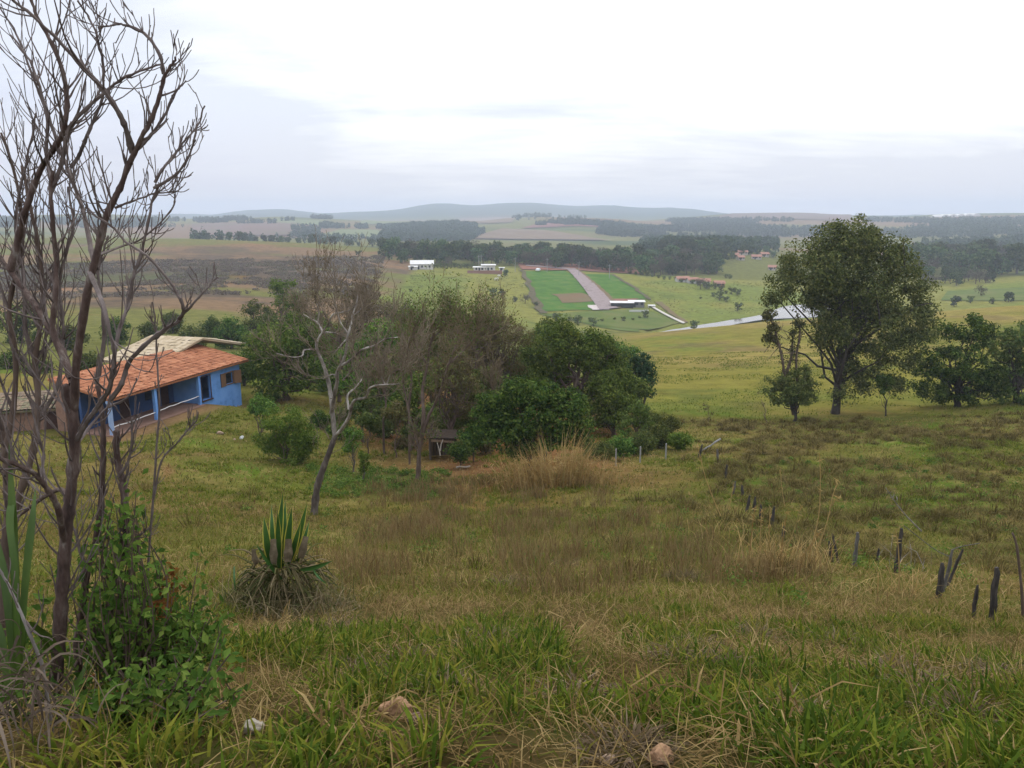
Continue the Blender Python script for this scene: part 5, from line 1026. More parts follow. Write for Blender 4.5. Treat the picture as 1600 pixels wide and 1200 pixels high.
def clear(P):
    k = np.ones(len(P), bool)
    for (x, y, r) in ROCKS:
        k &= ~((np.abs(P[:, 0] - x) < r * 1.0) & (P[:, 1] > y - .42 - r) & (P[:, 1] < y + r))
    return k
b = MB()    # lush tufts close by
lush = lambda P: fbm(P[:, 0], P[:, 1], .55, 3, 51) + .35 * fbm(P[:, 0], P[:, 1], 3.2, 2, 52)
C = scat(10500, 1.5, 9.5); k = (lush(C) > .12 + .30 * sstep(5.0, 9.0, C[:, 1]) - .12 * (C[:, 1] < 3.0) - .2 * (C[:, 1] < 2.35)) & clear(C); C = C[k]
per = 12; i = np.repeat(np.arange(len(C)), per); n = len(i); sz = rng.uniform(.55, 1.25, len(C)) * np.interp(C[:, 1], [2, 6, 9], [1, .9, .7])
az = rng.uniform(0, 6.28, n); P = C[i] + np.stack([np.cos(az), np.sin(az), 0 * az], -1) * (rng.random(n) * .13)[:, None]; P[:, 2] -= .02
blades(b, P, .145 * sz[i] * rng.uniform(.55, 1.25, n), .0105 * rng.uniform(.5, 1.6, n), az, rng.uniform(.1, .85, n), .75)
tag(b.build('lush_grass', G_lush), 'broad bladed green grass tufts in the near foreground', 'grass', kind='stuff')
b = MB()    # finer green cover between them
P = scat(130000, 1.4, 10); k = (rng.random(len(P)) < np.clip(.40 + .8 * lush(P), .08, 1)) & clear(P); P = P[k]; n = len(P)
blades(b, P - [0, 0, .01], rng.uniform(.05, .15, n), rng.uniform(.004, .009, n), rng.uniform(0, 6.28, n), rng.uniform(.1, 1.0, n), .6)
P = scat(90000, 8, 27); k = rng.random(len(P)) < np.clip(.50 + .9 * fbm(P[:, 0], P[:, 1], 2.6, 3, 55), .12, 1); P = P[k]; n = len(P)
blades(b, P - [0, 0, .01], rng.uniform(.07, .20, n), rng.uniform(.010, .022, n), rng.uniform(0, 6.28, n), rng.uniform(.1, 1.1, n), .6)
P = scat(90000, 25, 62); u_, v_ = to_uv(P); hx, hy = house_local(P[:, 0], P[:, 1])
k = (rng.random(len(P)) < np.clip(.5 + .9 * fbm(P[:, 0], P[:, 1], 5, 3, 56), .1, 1)) & ~((hx > -1) & (hx < 14.5) & (hy < 1.8)) & ~((P[:, 1] > 33) & (u_ > 600) & (u_ < 900)); P = P[k]; n = len(P)
blades(b, P - [0, 0, .01], rng.uniform(.08, .22, n), rng.uniform(.022, .05, n), rng.uniform(0, 6.28, n), rng.uniform(.2, 1.1, n), .6)
tag(b.build('grass', G_mid), 'short olive green grass over the slope', 'grass', kind='stuff')
b = MB()    # fresher yellow green patches farther down
C = scat(24000, 8, 52); C = C[(fbm(C[:, 0], C[:, 1], 2.4, 3, 58) > .10) & ((to_uv(C)[0] < 1250) | (C[:, 1] > 17))]; hx, hy = house_local(C[:, 0], C[:, 1]); C = C[~((hx > -1) & (hx < 14.5) & (hy < 1.8))]
per = 8; i = np.repeat(np.arange(len(C)), per); n = len(i); az = rng.uniform(0, 6.28, n)
blades(b, C[i] + rng.normal(size=(n, 3)) * [.07, .07, 0], rng.uniform(.08, .24, n), np.interp(C[i, 1], [8, 44], [.012, .036]) * rng.uniform(.7, 1.3, n), az, rng.uniform(.1, .9, n), .7)
P = scat(46000, 58, 150, 940, 1700); k = fbm(P[:, 0], P[:, 1], 5, 3, 59) > -.05; P = P[k]; n = len(P)
blades(b, P, rng.uniform(.12, .30, n), np.interp(P[:, 1], [58, 150], [.05, .12]), rng.uniform(0, 6.28, n), rng.uniform(.2, 1.1, n), .7)
tag(b.build('fresh_grass', G_fr), 'fresh yellow green grass in patches down the slope', 'grass', kind='stuff')
b = MB()    # straw: dead blades lying among the green
P = scat(90000, 1.6, 10); k = rng.random(len(P)) < np.clip(.42 - .9 * lush(P), .10, 1); P = P[k]; n = len(P)
blades(b, P, rng.uniform(.08, .24, n), rng.uniform(.0025, .006, n), rng.uniform(0, 6.28, n), rng.uniform(.7, 1.6, n), .35)
P = scat(60000, 8, 27); k = rng.random(len(P)) < np.clip(.50 - .9 * fbm(P[:, 0], P[:, 1], 2.6, 3, 55), .1, 1); P = P[k]; n = len(P)
blades(b, P, rng.uniform(.10, .26, n), rng.uniform(.006, .014, n), rng.uniform(0, 6.28, n), rng.uniform(.5, 1.5, n), .35)
P = scat(40000, 25, 60); u_, v_ = to_uv(P); hx, hy = house_local(P[:, 0], P[:, 1]); k = (fbm(P[:, 0], P[:, 1], 5, 3, 56) < .1) & ~((hx > -1) & (hx < 14.5) & (hy < 1.8)); P = P[k]; n = len(P)
blades(b, P, rng.uniform(.1, .26, n), rng.uniform(.02, .04, n), rng.uniform(0, 6.28, n), rng.uniform(.5, 1.4, n), .35)
tag(b.build('straw', G_dry), 'dry straw coloured grass lying among the green', 'grass', kind='stuff')
b = MB()    # bleached curled leaves lying in heaps close by
for q in range(26):
    c = scat(1, 1.9, 7)[0]; n = 42; az = rng.uniform(0, 6.28, n)
    blades(b, c + rng.normal(size=(n, 3)) * [.10, .10, .015] + [0, 0, .03], rng.uniform(.1, .3, n), rng.uniform(.004, .012, n), az, rng.uniform(.8, 1.9, n), .8)
tag(b.build('dead_grass_heaps', G_dry), 'small heaps of dead bleached grass near the camera', 'grass', kind='stuff')
b = MB()    # bleached stems standing among the green
P = scat(900, 1.9, 9); k = clear(P); P = P[k]; n = len(P)
blades(b, P, rng.uniform(.15, .42, n), rng.uniform(.002, .0045, n), rng.uniform(0, 6.28, n), rng.uniform(.05, .7, n), .5)
tag(b.build('dry_stems', G_dry), 'thin bleached grass stems standing among the green', 'grass', kind='stuff')
b = MB()    # matted dead mounds
C = np.vstack([hit(u, v, 1.5) for u, v in ((1400,1055),(1440,1080),(1090,1015),(1060,1035),(1130,1045),(880,885),(795,915),(1070,905),(905,1090),(700,1085),(560,1060),(1180,1000),(980,1180),(640,1040),(1310,1010),(1500,1120),(520,985),(1230,1120),(760,1010),(1560,1060))]); per = 230; i = np.repeat(np.arange(len(C)), per); n = len(i); az = rng.uniform(0, 6.28, n); rr = rng.random(n) ** .6
sz = np.interp(C[:, 1], [2, 12], [.6, 1.3]); P = C[i] + np.stack([np.cos(az), np.sin(az), 0 * az], -1) * (rr * .20 * sz[i])[:, None]; P[:, 2] = H(P[:, 0], P[:, 1]) + (.09 * (1 - rr) * rng.random(n)) * sz[i]
blades(b, P, rng.uniform(.08, .24, n) * sz[i], rng.uniform(.003, .008, n), az + .6 * rng.normal(size=n), .7 + .8 * rng.random(n), .7)
tag(b.build('matted_grass', veg('grass_matted', [(.05,.034,.018),(.09,.062,.034),(.14,.10,.058),(.21,.16,.10)], .15, .9, tint=0)), 'matted brown dead grass mounds between the green tufts', 'grass', kind='stuff')
b = MB()    # tussocks of the rough pasture at the right, and scattered ones
C = np.vstack([scat(860, 14, 60, 1060, 1700), scat(160, 11, 40, 860, 1300), scat(60, 8, 30, 200, 900)])
u_, v_ = to_uv(C); k = (fbm(C[:, 0], C[:, 1], 7, 2, 61) > -.32) & ((u_ > 1120 + (C[:, 1] < 30) * 40) | (rng.random(len(C)) < .30)); C = C[k]
per = 84; i = np.repeat(np.arange(len(C)), per); n = len(i); sz = rng.uniform(.5, 1.25, len(C)); az = rng.uniform(0, 6.28, n); rr = rng.random(n) ** .7
P = C[i] + np.stack([np.cos(az), np.sin(az), 0 * az], -1) * (rr * .44 * sz[i])[:, None]; P[:, 2] = H(P[:, 0], P[:, 1]) - .02
blades(b, P, (.60 - .25 * rr) * sz[i] * rng.uniform(.6, 1.2, n), np.interp(C[i, 1], [10, 55], [.012, .036]), az, .15 + rr * 1.0, .8)
tag(b.build('tussock_grass', G_tus), 'brown olive grass tussocks over the rough pasture', 'grass', kind='stuff')
b = MB()    # thin brown weed stems in the middle of the slope
P = np.vstack([scat(1900, 14.5, 25, 560, 1120), scat(1800, 24, 36, 560, 960), scat(1300, 8, 15, 480, 1300)]); k = fbm(P[:, 0], P[:, 1], 1.0, 3, 63) > .14; P = P[k]
per = 7; i = np.repeat(np.arange(len(P)), per); n = len(i); az = rng.uniform(0, 6.28, n)
blades(b, P[i] + rng.normal(size=(n, 3)) * [.08, .08, 0], rng.uniform(.22, .68, n), np.interp(P[i, 1], [9, 36], [.007, .02]), az, rng.uniform(.0, .45, n), .3)
tag(b.build('brown_weeds', G_red), 'brownish standing weed stems in the middle of the slope', 'weeds', kind='stuff')
b = MB()    # taller dark green weeds
C = np.vstack([scat(46, 6, 26, 350, 1250), scat(170, 30, 38, 480, 700), scat(60, 12, 40, 1200, 1650)])
per = 60; i = np.repeat(np.arange(len(C)), per); n = len(i); sz = rng.uniform(.4, 1.0, len(C))
Pl = C[i] + rng.normal(size=(n, 3)) * [.16, .16, .09] * sz[i][:, None] + [0, 0, .13]; leaves(b, Pl, np.interp(C[i, 1], [6, 36], [.045, .11]) * rng.uniform(.7, 1.3, n), rsph(n) + [0, 0, .6], .45)
tag(b.build('green_weeds', L_mid), 'low leafy green weeds scattered over the slope', 'weeds', kind='stuff')

# ------------------------------------------------------------------ yellow reed stand, dry stalk clumps
G_reed = veg('reed_yellow', [(.26,.155,.055),(.36,.235,.085),(.46,.33,.14),(.28,.22,.08)], .3, .6, tint=0)
base = gpt(865, 32.5); b = MB(); n = 900
X = rng.normal(size=n) * 1.35; Yv = rng.normal(size=n) * .5; P = np.stack([X, Yv, H(base[0] + X, base[1] + Yv) - base[2]], -1)
blades(b, P, rng.uniform(.5, 2.5, n) * np.exp(-(X / 3.2) ** 2) * (1 + .35 * vnoise(X * 2.2, X * 0, 5)), rng.uniform(.014, .03, n), rng.normal(size=n) * .8 + np.where(X > 0, 0, 3.14), rng.uniform(.02, .42, n), .35)
n2_ = 2600; k = rng.integers(0, n, n2_); t = rng.random(n2_) * 1.1
leaves(b, P[k] + np.stack([rng.normal(size=n2_) * .12, rng.normal(size=n2_) * .1, .2 + t], -1), rng.uniform(.12, .3, n2_), rsph(n2_), .12)
o = b.build('dry_reeds', G_reed); o.location = base; tag(o, 'stand of golden dry reeds in front of the dark round tree', 'reeds')
def stalks(label, u, Y, paths, nb, mat=G_reed, r0=.012, sp=.32, hb=.75, name='dry_stalks'):
    base = gpt(u, Y); b = MB()
    for path in paths:
        P = smooth_path([pt(a_, c_, Y) - base for a_, c_ in path], 12); R = np.linspace(r0, r0 * .45, 12) * (1 + .25 * (np.arange(12) % 3 == 0)); b.tube(P, R, 5)
        for q in range(4):
            p = P[rng.integers(6, 12)]; leaves(b, p[None] + rng.normal(size=(2, 3)) * .02, .16, rsph(2) + [0, 0, .2], .12)
    n = nb; X = rng.normal(size=n) * sp; Yv = rng.normal(size=n) * sp * .7; P = np.stack([X, Yv, H(base[0] + X, base[1] + Yv) - base[2]], -1)
    blades(b, P, hb * rng.uniform(.35, 1.2, n), rng.uniform(.006, .014, n), rng.uniform(0, 6.28, n), rng.uniform(.05, .9, n) , .6)
    o = b.build(name, mat); o.location = base; return tag(o, label, 'dry stalks')
stalks('tall pale cane clump with three long stems by the charred stubs', 1250, 12.8, [[(1262,885),(1272,840),(1280,800),(1282,740),(1280,708)],[(1258,890),(1280,850),(1294,810),(1300,780),(1308,752)],[(1240,888),(1262,858),(1285,828)],[(1296,795),(1305,782),(1312,778)]], 220)
stalks('straight pale stems with dense straw base left of the cane clump', 1200, 13.2, [[(1203,905),(1202,860),(1202,820),(1204,792)],[(1185,885),(1188,840),(1190,798)],[(1218,890),(1222,850),(1230,800)],[(1225,870),(1240,830),(1252,790)],[(1172,860),(1176,820),(1180,790)]], 300)
stalks('single leaning pale stalk standing alone up the slope', 1112, 17.5, [[(1126,806),(1114,778),(1102,745),(1096,722),(1090,698)]], 30)
stalks('thin yellow stalk by the upper fence posts', 1142, 21, [[(1139,796),(1143,775),(1146,755)],[(1226,790),(1222,765),(1219,730)]], 30)
stalks('single brown stalk right in front of the lone charred post', 1404, 10.6, [[(1402,960),(1405,910),(1404,860),(1400,830)],[(1392,955),(1394,930)]], 60, hb=.5)
stalks('slanting bleached branch above the lone charred post', 1420, 14.5, [[(1440,830),(1418,808),(1400,786),(1384,762)]], 20, B_grey, .014, name='dry_branch')
stalks('dry straw clump at the foot of the cane stems', 1180, 11.3, [[(1170,930),(1165,900),(1160,880)]], 260, G_dry, hb=.5)
stalks('thin forked yellow stems left of the golden reeds', 730, 31, [[(728,785),(732,762),(735,738)],[(729,775),(725,750),(722,730)],[(806,775),(808,740),(809,706)]], 60)

# ------------------------------------------------------------------ variegated agave in a heap of its own dead leaves
base = gpt(445, 7.3); ag = thing('agave_plant', 'spiky agave with yellow edged green leaves above a heap of dead leaves', 'plant', base)
m_ag = solid('agave_green', [(.022,.065,.012),(.035,.10,.016),(.055,.125,.022)], 6, bump=.1, rough=.45, spec=.4)
m_agy = solid('agave_edge', [(.38,.34,.05),(.48,.42,.075)], 6, bump=0, rough=.5)
m_agd = solid('agave_dead', [(.08,.06,.04),(.17,.13,.085),(.30,.25,.18)], 7, bump=.3, island=.5)
m_agcut = solid('agave_cut', [(.09,.07,.04),(.17,.13,.08),(.30,.24,.16)], 9, bump=.3)
def sword(b, p0, p1, w, sag=.05, edge=True, cut=False):
    p0 = np.asarray(p0, float); p1 = np.asarray(p1, float); n = 12; t = np.linspace(0, 1, n); d = p1 - p0
    side = unit(np.cross(d, np.array([.25, -1, .1]))); nb = unit(np.cross(side, d))
    P = p0 + d * t[:, None] + nb * (sag * np.sin(t * 3.14))[:, None]
    prof = np.interp(t, [0, .12, .45, .75, 1], [.62, .7, 1, .68, .7 if cut else .02]) * w
    cols = np.array([-1, -.72, -.3, .3, .72, 1.]); dish = np.array([.22, .1, 0, 0, .1, .22])
    V = P[:, None] + side * (cols[None, :, None] * prof[:, None, None]) + nb * (dish[None, :, None] * prof[:, None, None])
    for j in range(5): b.grid(V[:, j:j + 2], m=1 if edge and j in (0, 4) else 0)
for (u0, v0), (u1, v1), w, dy in (((432,872),(442,768),.046,.0),((440,876),(446,782),.040,.12),((428,868),(424,788),.034,.1),((424,872),(412,806),.040,-.05),((446,868),(456,792),.040,.06),((456,864),(480,786),.042,-.05),((450,872),(470,815),.034,-.1),((436,876),(434,800),.036,-.12),((420,868),(418,830),.030,.1),((464,866),(484,812),.026,.05)):
    b = MB(); sword(b, pt(u0, v0 + 12, 7.3 + dy * .4) - base, pt(u1, v1, 7.3 + dy * 1.5) - base, w * rng.uniform(.85, 1.15), rng.uniform(.0, .07)); b.build('leaf', [m_ag, m_agy], ag, smooth=True)
for (u0, v0), (u1, v1), w in (((450,868),(451,842),.045),((428,872),(427,842),.04),((470,862),(478,838),.04),((400,872),(396,858),.03)):
    b = MB(); sword(b, pt(u0, v0 + 10, 7.15) - base, pt(u1, v1, 7.1) - base, w, .01, False, True); b.build('cut_leaf', m_agcut, ag, smooth=True)
for (u0, v0), (u1, v1), w in (((470,890),(520,876),.025),((490,890),(512,914),.012),((366,885),(368,925),.010),((440,905),(400,850),.02)):
    b = MB(); sword(b, pt(u0, v0, 7.1) - base, pt(u1, v1, 7.0) - base, w, .04, False); b.build('drooping_leaf', m_ag if w < .026 else m_agd, ag, smooth=True)
b = MB()
for q in range(170):
    a_ = rng.uniform(0, 6.28); r0 = .04 + .3 * rng.random(); p0 = np.array([math.cos(a_) * r0, math.sin(a_) * r0 * .8, .62 - .35 * r0 - .2 * rng.random()])
    ll = rng.uniform(.18, .46); tip = p0 + np.array([math.cos(a_) * ll * .8, math.sin(a_) * ll * .7, rng.uniform(-.5, .16)])
    tip[2] = max(tip[2], Hs(base[0] + tip[0], base[1] + tip[1]) - base[2] + .02)
    P = smooth_path([p0, (p0 + tip) / 2 + [0, 0, .1 * rng.random()], tip], 6); b.tube(P, np.linspace(rng.uniform(.006, .016), .003, 6), 4)
n = 2600; d = rsph(n); d[:, 2] = abs(d[:, 2]); Pq = d * (rng.random(n) ** .4)[:, None] * [.40, .36, .42] + np.array([(0,0,0),(.28,-.1,-.16),(-.26,.05,-.12),(.1,-.3,-.22),(.42,-.05,-.3)])[rng.integers(0, 5, n)]; Pq[:, 2] = np.maximum(Pq[:, 2], H(base[0] + Pq[:, 0], base[1] + Pq[:, 1]) - base[2] + .01); leaves(b, Pq, rng.uniform(.08, .30, n), rsph(n) + .3 * d, .07)
n = 700; X = rng.normal(size=n) * .34; Yv = rng.normal(size=n) * .3; Z = H(base[0] + X, base[1] + Yv) - base[2]
blades(b, np.stack([X, Yv, Z], -1), rng.uniform(.15, .55, n), rng.uniform(.004, .010, n), rng.uniform(0, 6.28, n), rng.uniform(.1, 1.2, n), .7)
b.build('dead_leaves', veg('agave_litter', [(.055,.065,.022),(.10,.105,.034),(.16,.125,.062),(.28,.22,.13)], .2, 2, tint=0), ag)

# ------------------------------------------------------------------ leafless shrub at the left, close to the camera
def shrub(label, D, paths, ntw, twl, bark=B_red, name='bare_shrub', seed=0, twbase=None, minr=.0016, extra=None, lvl=2):
    u0, v0 = paths[0][2][0][:2]; base = pt(u0, v0, D); base[2] = Hs(base[0], base[1]); o = thing(name, label, 'shrub', base)
    t = MB(); w = MB(); L_ = []
    for r0, r1, path in paths:
        P = np.array([pt(q[0], q[1], D + (q[2] if len(q) > 2 else 0)) - base for q in path]); n = 6 * len(P); P = smooth_path(P, n)
        P = P + .004 * np.cumsum(rng.normal(size=P.shape), 0) * .5 * (np.arange(n) / n)[:, None]
        if path is paths[0][2]: P[0] = (P[0][0], P[0][1], -.1)
        R = np.linspace(r0, r1, n) * (1 + .07 * rng.normal(size=n)) * (1 + .16 * (np.arange(n) % 5 == 2)); (t if (r0 > .011 or path is paths[0][2]) else w).tube(P, np.maximum(R, minr), 8 if r0 > .011 else 5); L_.append((P, R))
    wts = np.array([len(p[0]) for p in L_], float); wts /= wts.sum()
    for q in range(ntw):
        P, R = L_[rng.choice(len(L_), p=wts)]; i = rng.integers(int(len(P) * .3), len(P) - 1); d = unit(P[i + 1] - P[i - 1]); s = unit(np.cross(d, rsph(1)[0])); tw_u = to_uv(base + P[i])[0]
        a_ = rng.uniform(.45, 1.1); twig(w, P[i], d * math.cos(a_) + s * math.sin(a_), twl * rng.uniform(.35, 1.3) * float(np.interp(tw_u, [110, 250], [1, .34])), min(R[i] * .45, .0048), 1, lvl, (0, 2), .6, .09, .2, .7, seg=6, knob=.22, minr=minr)
    t.build('trunk', bark, o, smooth=True); w.build('twigs', solid('twig_grey_brown', [(.07,.05,.042),(.12,.092,.08),(.18,.145,.13)], 12, bump=0), o)
    return o
shrub('large leafless shrub with red brown trunk arching across the left sky', 3.0, [
 (.027,.019,[(72,1165),(85,1080),(92,1000),(98,900),(107,800),(118,715),(120,650),(114,600)]),
 (.0145,.009,[(114,600),(98,550,.1),(78,515,.15),(48,470,.2),(15,425,.25),(-12,395,.3)]),
 (.014,.005,[(16,422,.25),(30,370,.25),(40,327,.2),(62,267,.2),(88,230,.15),(104,195,.1),(107,150,.1),(93,83,.1),(70,30,.1),(55,-10,.1)]),
 (.016,.003,[(116,640),(120,560,-.05),(138,450,-.1),(150,402,-.1),(168,330,-.1),(187,292,-.1),(207,240,-.12),(227,196,-.15),(247,150,-.15),(257,117,-.15),(272,98,-.15),(280,88,-.15)]),
 (.011,.004,[(207,238,-.12),(193,193,-.2),(167,147,-.25),(133,107,-.3),(80,53,-.35),(17,0,-.4)]),
 (.007,.003,[(215,233,-.12),(232,215,-.1),(247,193,-.1),(263,160,-.1),(270,140,-.1),(277,125,-.1)]),
 (.007,.0025,[(256,116,-.15),(250,85,-.15),(230,58,-.15),(200,45,-.15),(178,48,-.15),(158,54,-.15)]),
 (.0125,.006,[(112,590),(84,520,.05),(86,470,.05),(88,408,.1),(84,350,.1),(80,300,.1),(82,265,.1)]),
 (.009,.0035,[(80,300,.1),(96,255,.1),(106,205,.05),(120,180,0),(167,137,-.05),(200,113,-.1),(242,97,-.1)]),
 (.008,.003,[(81,280,.1),(72,235,.2),(73,187,.2),(53,133,.25),(30,67,.3),(3,13,.3)]),
 (.010,.004,[(150,420,-.1),(143,393,0),(130,333,.1),(113,283,.15),(93,240,.2),(66,167,.2),(40,100,.25),(12,60,.3)]),
 (.008,.003,[(110,262,.15),(123,243,.15),(135,215,.1),(147,187,.1),(163,147,.1),(163,100,.1),(156,60,.05),(143,27,.05),(123,-5,0)]),
 (.010,.004,[(140,425,-.1),(160,475,-.3),(172,530,-.35),(180,580,-.3)]),
 (.010,.004,[(118,690),(135,660,-.1),(150,640,-.2),(165,618,-.25),(172,600,-.3),(180,550,-.3),(190,500,-.25),(197,475,-.2),(205,430,-.2),(217,390,-.2),(230,333,-.2),(240,295,-.2)]),
 (.006,.0025,[(240,294,-.2),(262,282,-.2),(280,267,-.25),(296,240,-.25),(305,210,-.25),(313,173,-.25)]),
 (.0055,.0025,[(242,285,-.2),(252,265,-.2),(272,240,-.1),(290,220,-.1),(307,200,-.1)]),
 (.009,.003,[(172,625,-.25),(188,602,-.3),(199,568,-.3),(212,552,-.35),(240,527,-.4),(262,512,-.45),(278,500,-.45),(280,480,-.5),(262,450,-.5),(225,407,-.5),(190,385,-.5),(160,360,-.5),(120,335,-.5)]),
 (.005,.002,[(278,498,-.45),(300,478,-.5),(320,455,-.5),(347,434,-.5)]),
 (.013,.006,[(101,850),(92,800,-.1),(80,775,-.15),(62,750,-.2),(45,738,-.25),(0,722,-.3),(-40,700,-.3)]),
 (.012,.005,[(108,790),(95,765,.15),(65,780,.25),(40,800,.3),(20,815,.3)]),
 (.006,.003,[(62,750,-.2),(68,715,-.1),(64,690,-.1),(50,640,-.1),(40,600,-.1)]),
 (.008,.003,[(116,700),(130,680,.2),(165,640,.3),(200,620,.3),(215,590,.3)]),
 (.005,.002,[(150,400,-.1),(190,385,.2),(225,372,.2),(265,330,.2),(275,300,.2)]),
 (.005,.002,[(187,292,-.1),(178,318,-.1),(165,318,-.1),(145,312,-.1)]),
 (.005,.002,[(180,325,-.1),(205,315,-.1),(240,303,-.1),(275,300,-.1)]),
 ], 340, .27)
shrub('grey leafless stems at the far left edge behind the strap leaves', 3.6, [
 (.026,.016,[(-5,1080),(2,960),(8,860),(12,790),(5,700),(-10,640)]),(.018,.006,[(10,830),(35,760),(55,690),(62,620),(58,560),(72,480),(66,400),(55,330),(40,260)]),(.014,.005,[(5,720),(20,640),(24,560),(12,480),(30,380),(20,300),(-5,210)]),
 (.010,.004,[(58,570),(40,520),(38,450),(25,350),(45,250),(60,190)]),(.010,.004,[(64,650),(90,600),(98,520),(92,440),(108,360),(100,300)]),(.008,.003,[(20,640),(-5,580),(-20,520)]),(.007,.003,[(12,480),(-10,420),(-30,380)])], 210, .27, B_brown)
shrub('thin dark branching shrub stems right of the large trunk', 3.3, [
 (.016,.009,[(118,1020),(130,940),(137,890),(150,845),(157,790),(160,720),(158,660),(150,600)]),(.010,.004,[(150,600),(160,540),(158,480),(150,420),(160,360)]),
 (.018,.012,[(170,1010),(172,930),(184,880),(196,830),(192,775),(185,745),(174,705),(172,665)]),(.010,.005,[(174,925),(200,862),(215,838),(232,822)]),(.008,.004,[(185,745),(200,722),(208,690),(212,650)]),
 (.006,.003,[(230,900),(238,800),(244,720),(250,640),(246,560),(240,480)]),(.005,.0025,[(240,780),(252,720),(275,690),(290,670),(302,655)]),(.009,.004,[(137,890),(125,860),(118,830),(100,800)])], 120, .26)
shrub('pale thin dead branch crossing low at the left edge', 2.4, [(.006,.004,[(70,1050),(45,985),(20,930),(-5,888)]),(.004,.002,[(40,970),(58,990),(84,1000)])], 4, .12, B_grey, 'dead_branch')

# leafy undergrowth round the shrub
G_shr = veg('shrub_leaf', [(0.042,0.085,0.015),(0.070,0.130,0.022),(0.112,0.182,0.031),(0.168,0.221,0.044)], .35, 2.0, .3, tint=0)
G_or = veg('shrub_leaf_orange', [(.14,.06,.02),(.22,.09,.025),(.20,.13,.03)], .35, 2.0, tint=0)
def undergrowth(label, D, cl, leafs, orange, name='leafy_shrub'):
    u0 = cl[0][0]; base = gpt(u0, D); o = thing(name, label, 'shrub', base); st = MB(); lf = MB(); og_ = MB()
    for (u, v, r) in cl:
        c = pt(u, v, D + rng.uniform(-.3, .3)) - base; R = r / F * D; n = leafs; ns = 7
        root = np.array([c[0] * .7, c[1] * .5, 0.]); root[2] = Hs(base[0] + root[0], base[1] + root[1]) - base[2]
        for q in range(ns):
            e = c + rng.normal(size=3) * R * 1.0; P = smooth_path([root + rng.normal(size=3) * [.05, .05, 0], (root + e) / 2 + rng.normal(size=3) * .05, e], 12); st.tube(P, np.linspace(.006, .002, 12), 4)
            m_ = n // ns; t = rng.uniform(.3, 1.05, m_) * 11; i = np.clip(t.astype(int), 0, 10); pp = P[i] + (P[i + 1] - P[i]) * (t - i)[:, None] + rng.normal(size=(m_, 3)) * .028
            leaves(lf, pp, rng.uniform(.03, .062, m_), rsph(m_) + [0, -.2, .5], .48, fold=.08)
        if (u, v, r) in orange or rng.random() < .10:
            m_ = 36; leaves(og_, c + rng.normal(size=(m_, 3)) * R * [.35, .35, .8], rng.uniform(.025, .05, m_), rsph(m_) + [0, -.2, .4], .5, fold=.1)
    st.build('stem', B_brown, o); lf.build('foliage', G_shr, o)
    if og_.n: og_.build('orange_leaves', G_or, o)
O1 = [(262,930,22),(270,905,20)]
undergrowth('leafy green shrub with orange tips under the large bare trunk', 3.35, [(185,895,34),(200,930,40),(165,960,40),(215,965,42),(240,1000,42),(190,1020,46),(250,950,28),(150,1020,36),(270,1005,28),(290,965,22),(215,905,26),(170,850,20),(300,1030,26),(310,985,20)] + O1, 165, O1)
O2 = [(150,1110,22),(190,1100,18)]
undergrowth('low green leaves with rusty patches at the lower left corner', 2.75, [(140,1090,44),(170,1140,50),(220,1100,50),(265,1135,46),(300,1160,40),(120,1165,44),(40,1130,40),(300,1090,35),(250,1050,35),(320,1050,25),(30,1030,34),(50,970,30)] + O2, 160, O2)
undergrowth('thin vine of green leaves climbing the dark stems', 3.2, [(180,850,24),(178,880,26),(155,810,16),(200,805,16),(185,920,26),(222,792,14)], 120, [])
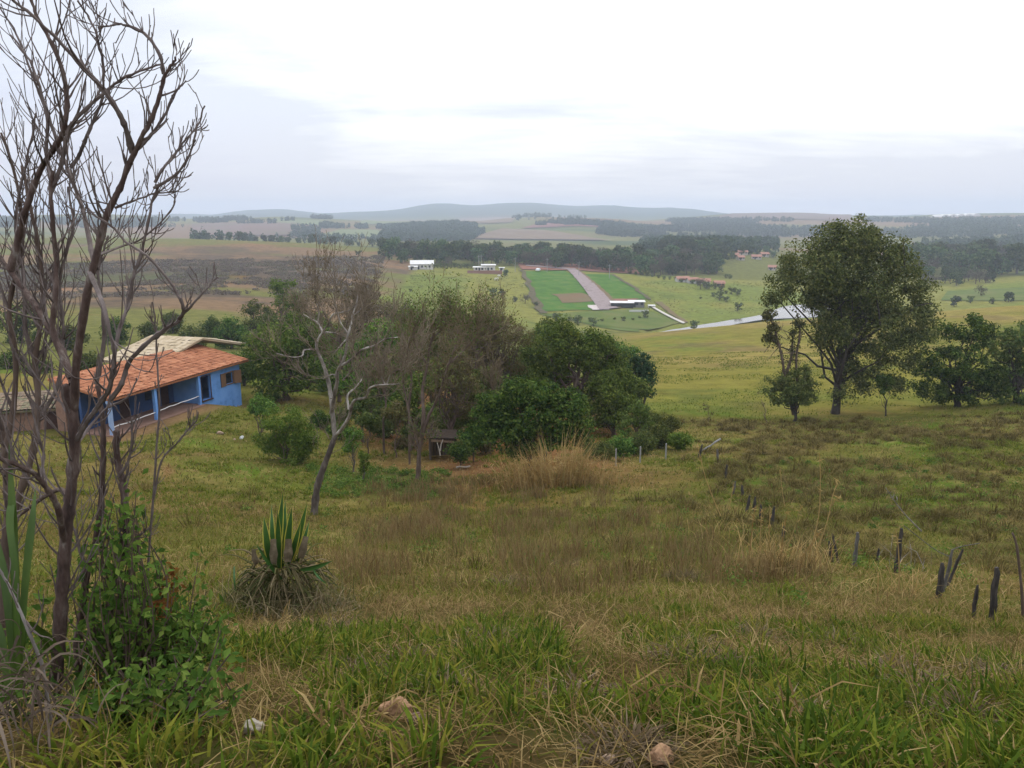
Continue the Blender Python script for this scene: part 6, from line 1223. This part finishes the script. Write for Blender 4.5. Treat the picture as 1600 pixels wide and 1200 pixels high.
# strap leaf plant at the left edge
base = gpt(25, 2.7); sp = thing('strap_leaf_plant', 'upright plant with long broad strap leaves at the left edge', 'plant', base)
m_strap = solid('strap_green', [(.030,.058,.007),(.046,.085,.010),(.07,.11,.014)], 9, bump=.1, rough=.5, stretch=(1,1,.3))
for path, w in (([(28,1080),(26,960),(22,860),(18,760),(14,690)], .022), ([(30,1080),(36,960),(44,870),(52,800),(56,762)], .019), ([(24,1080),(14,960),(4,880),(-10,820)], .02), ([(30,1080),(24,900),(16,820),(20,785),(28,830)], .018),
                ([(20,1100),(40,985),(62,985),(90,1010),(122,1052)], .020), ([(20,1100),(30,1000),(48,975),(70,1000),(92,1040)], .017), ([(70,1180),(95,1110),(125,1060),(140,1020)], .015), ([(15,1100),(5,1010),(-8,950)], .02)):
    P = smooth_path([pt(u, v, 2.55 + .05 * k_) - base for k_, (u, v) in enumerate(path)], 18); P[0, 2] = min(P[0, 2], 0.0)
    T = unit(np.gradient(P, axis=0)); S = unit(np.cross(T, np.array([.35, -1, .15]))); Nn = np.cross(S, T)
    pr = np.interp(np.linspace(0, 1, 18), [0, .2, .6, 1], [.5, .8, 1, .04]) * w * .72
    V = np.stack([P - S * pr[:, None] + Nn * pr[:, None] * .35, P, P + S * pr[:, None] + Nn * pr[:, None] * .35], 1); b = MB(); b.grid(V); b.build('leaf', m_strap, sp, smooth=True)
# curled dead leaves at the lower left edge
base = gpt(15, 2.3); b = MB()
for q in range(110):
    a_ = rng.uniform(0, 6.28); p0 = np.array([rng.normal() * .12, rng.normal() * .1, rng.uniform(.02, .30)]); d = np.array([math.cos(a_), math.sin(a_), rng.uniform(-.2, .6)])
    P = smooth_path([p0, p0 + d * .08 + [0, 0, .04], p0 + d * .16, p0 + d * .2 - [0, 0, .08], p0 + d * .18 - [0, 0, .16]], 12); T = unit(np.gradient(P, axis=0)); S = unit(np.cross(T, rsph(1)[0])); wv = np.interp(np.linspace(0, 1, 12), [0, .3, 1], [.4, 1, .1]) * rng.uniform(.002, .007)
    b.grid(np.stack([P - S * wv[:, None], P + S * wv[:, None]], 1))
o = b.build('dead_leaf_clump', veg('curled_dead', [(.055,.04,.028),(.11,.08,.058),(.20,.155,.115)], .2, 3, tint=0)); o.location = base; tag(o, 'tangle of curled dry brown leaves at the lower left edge', 'dead leaves')
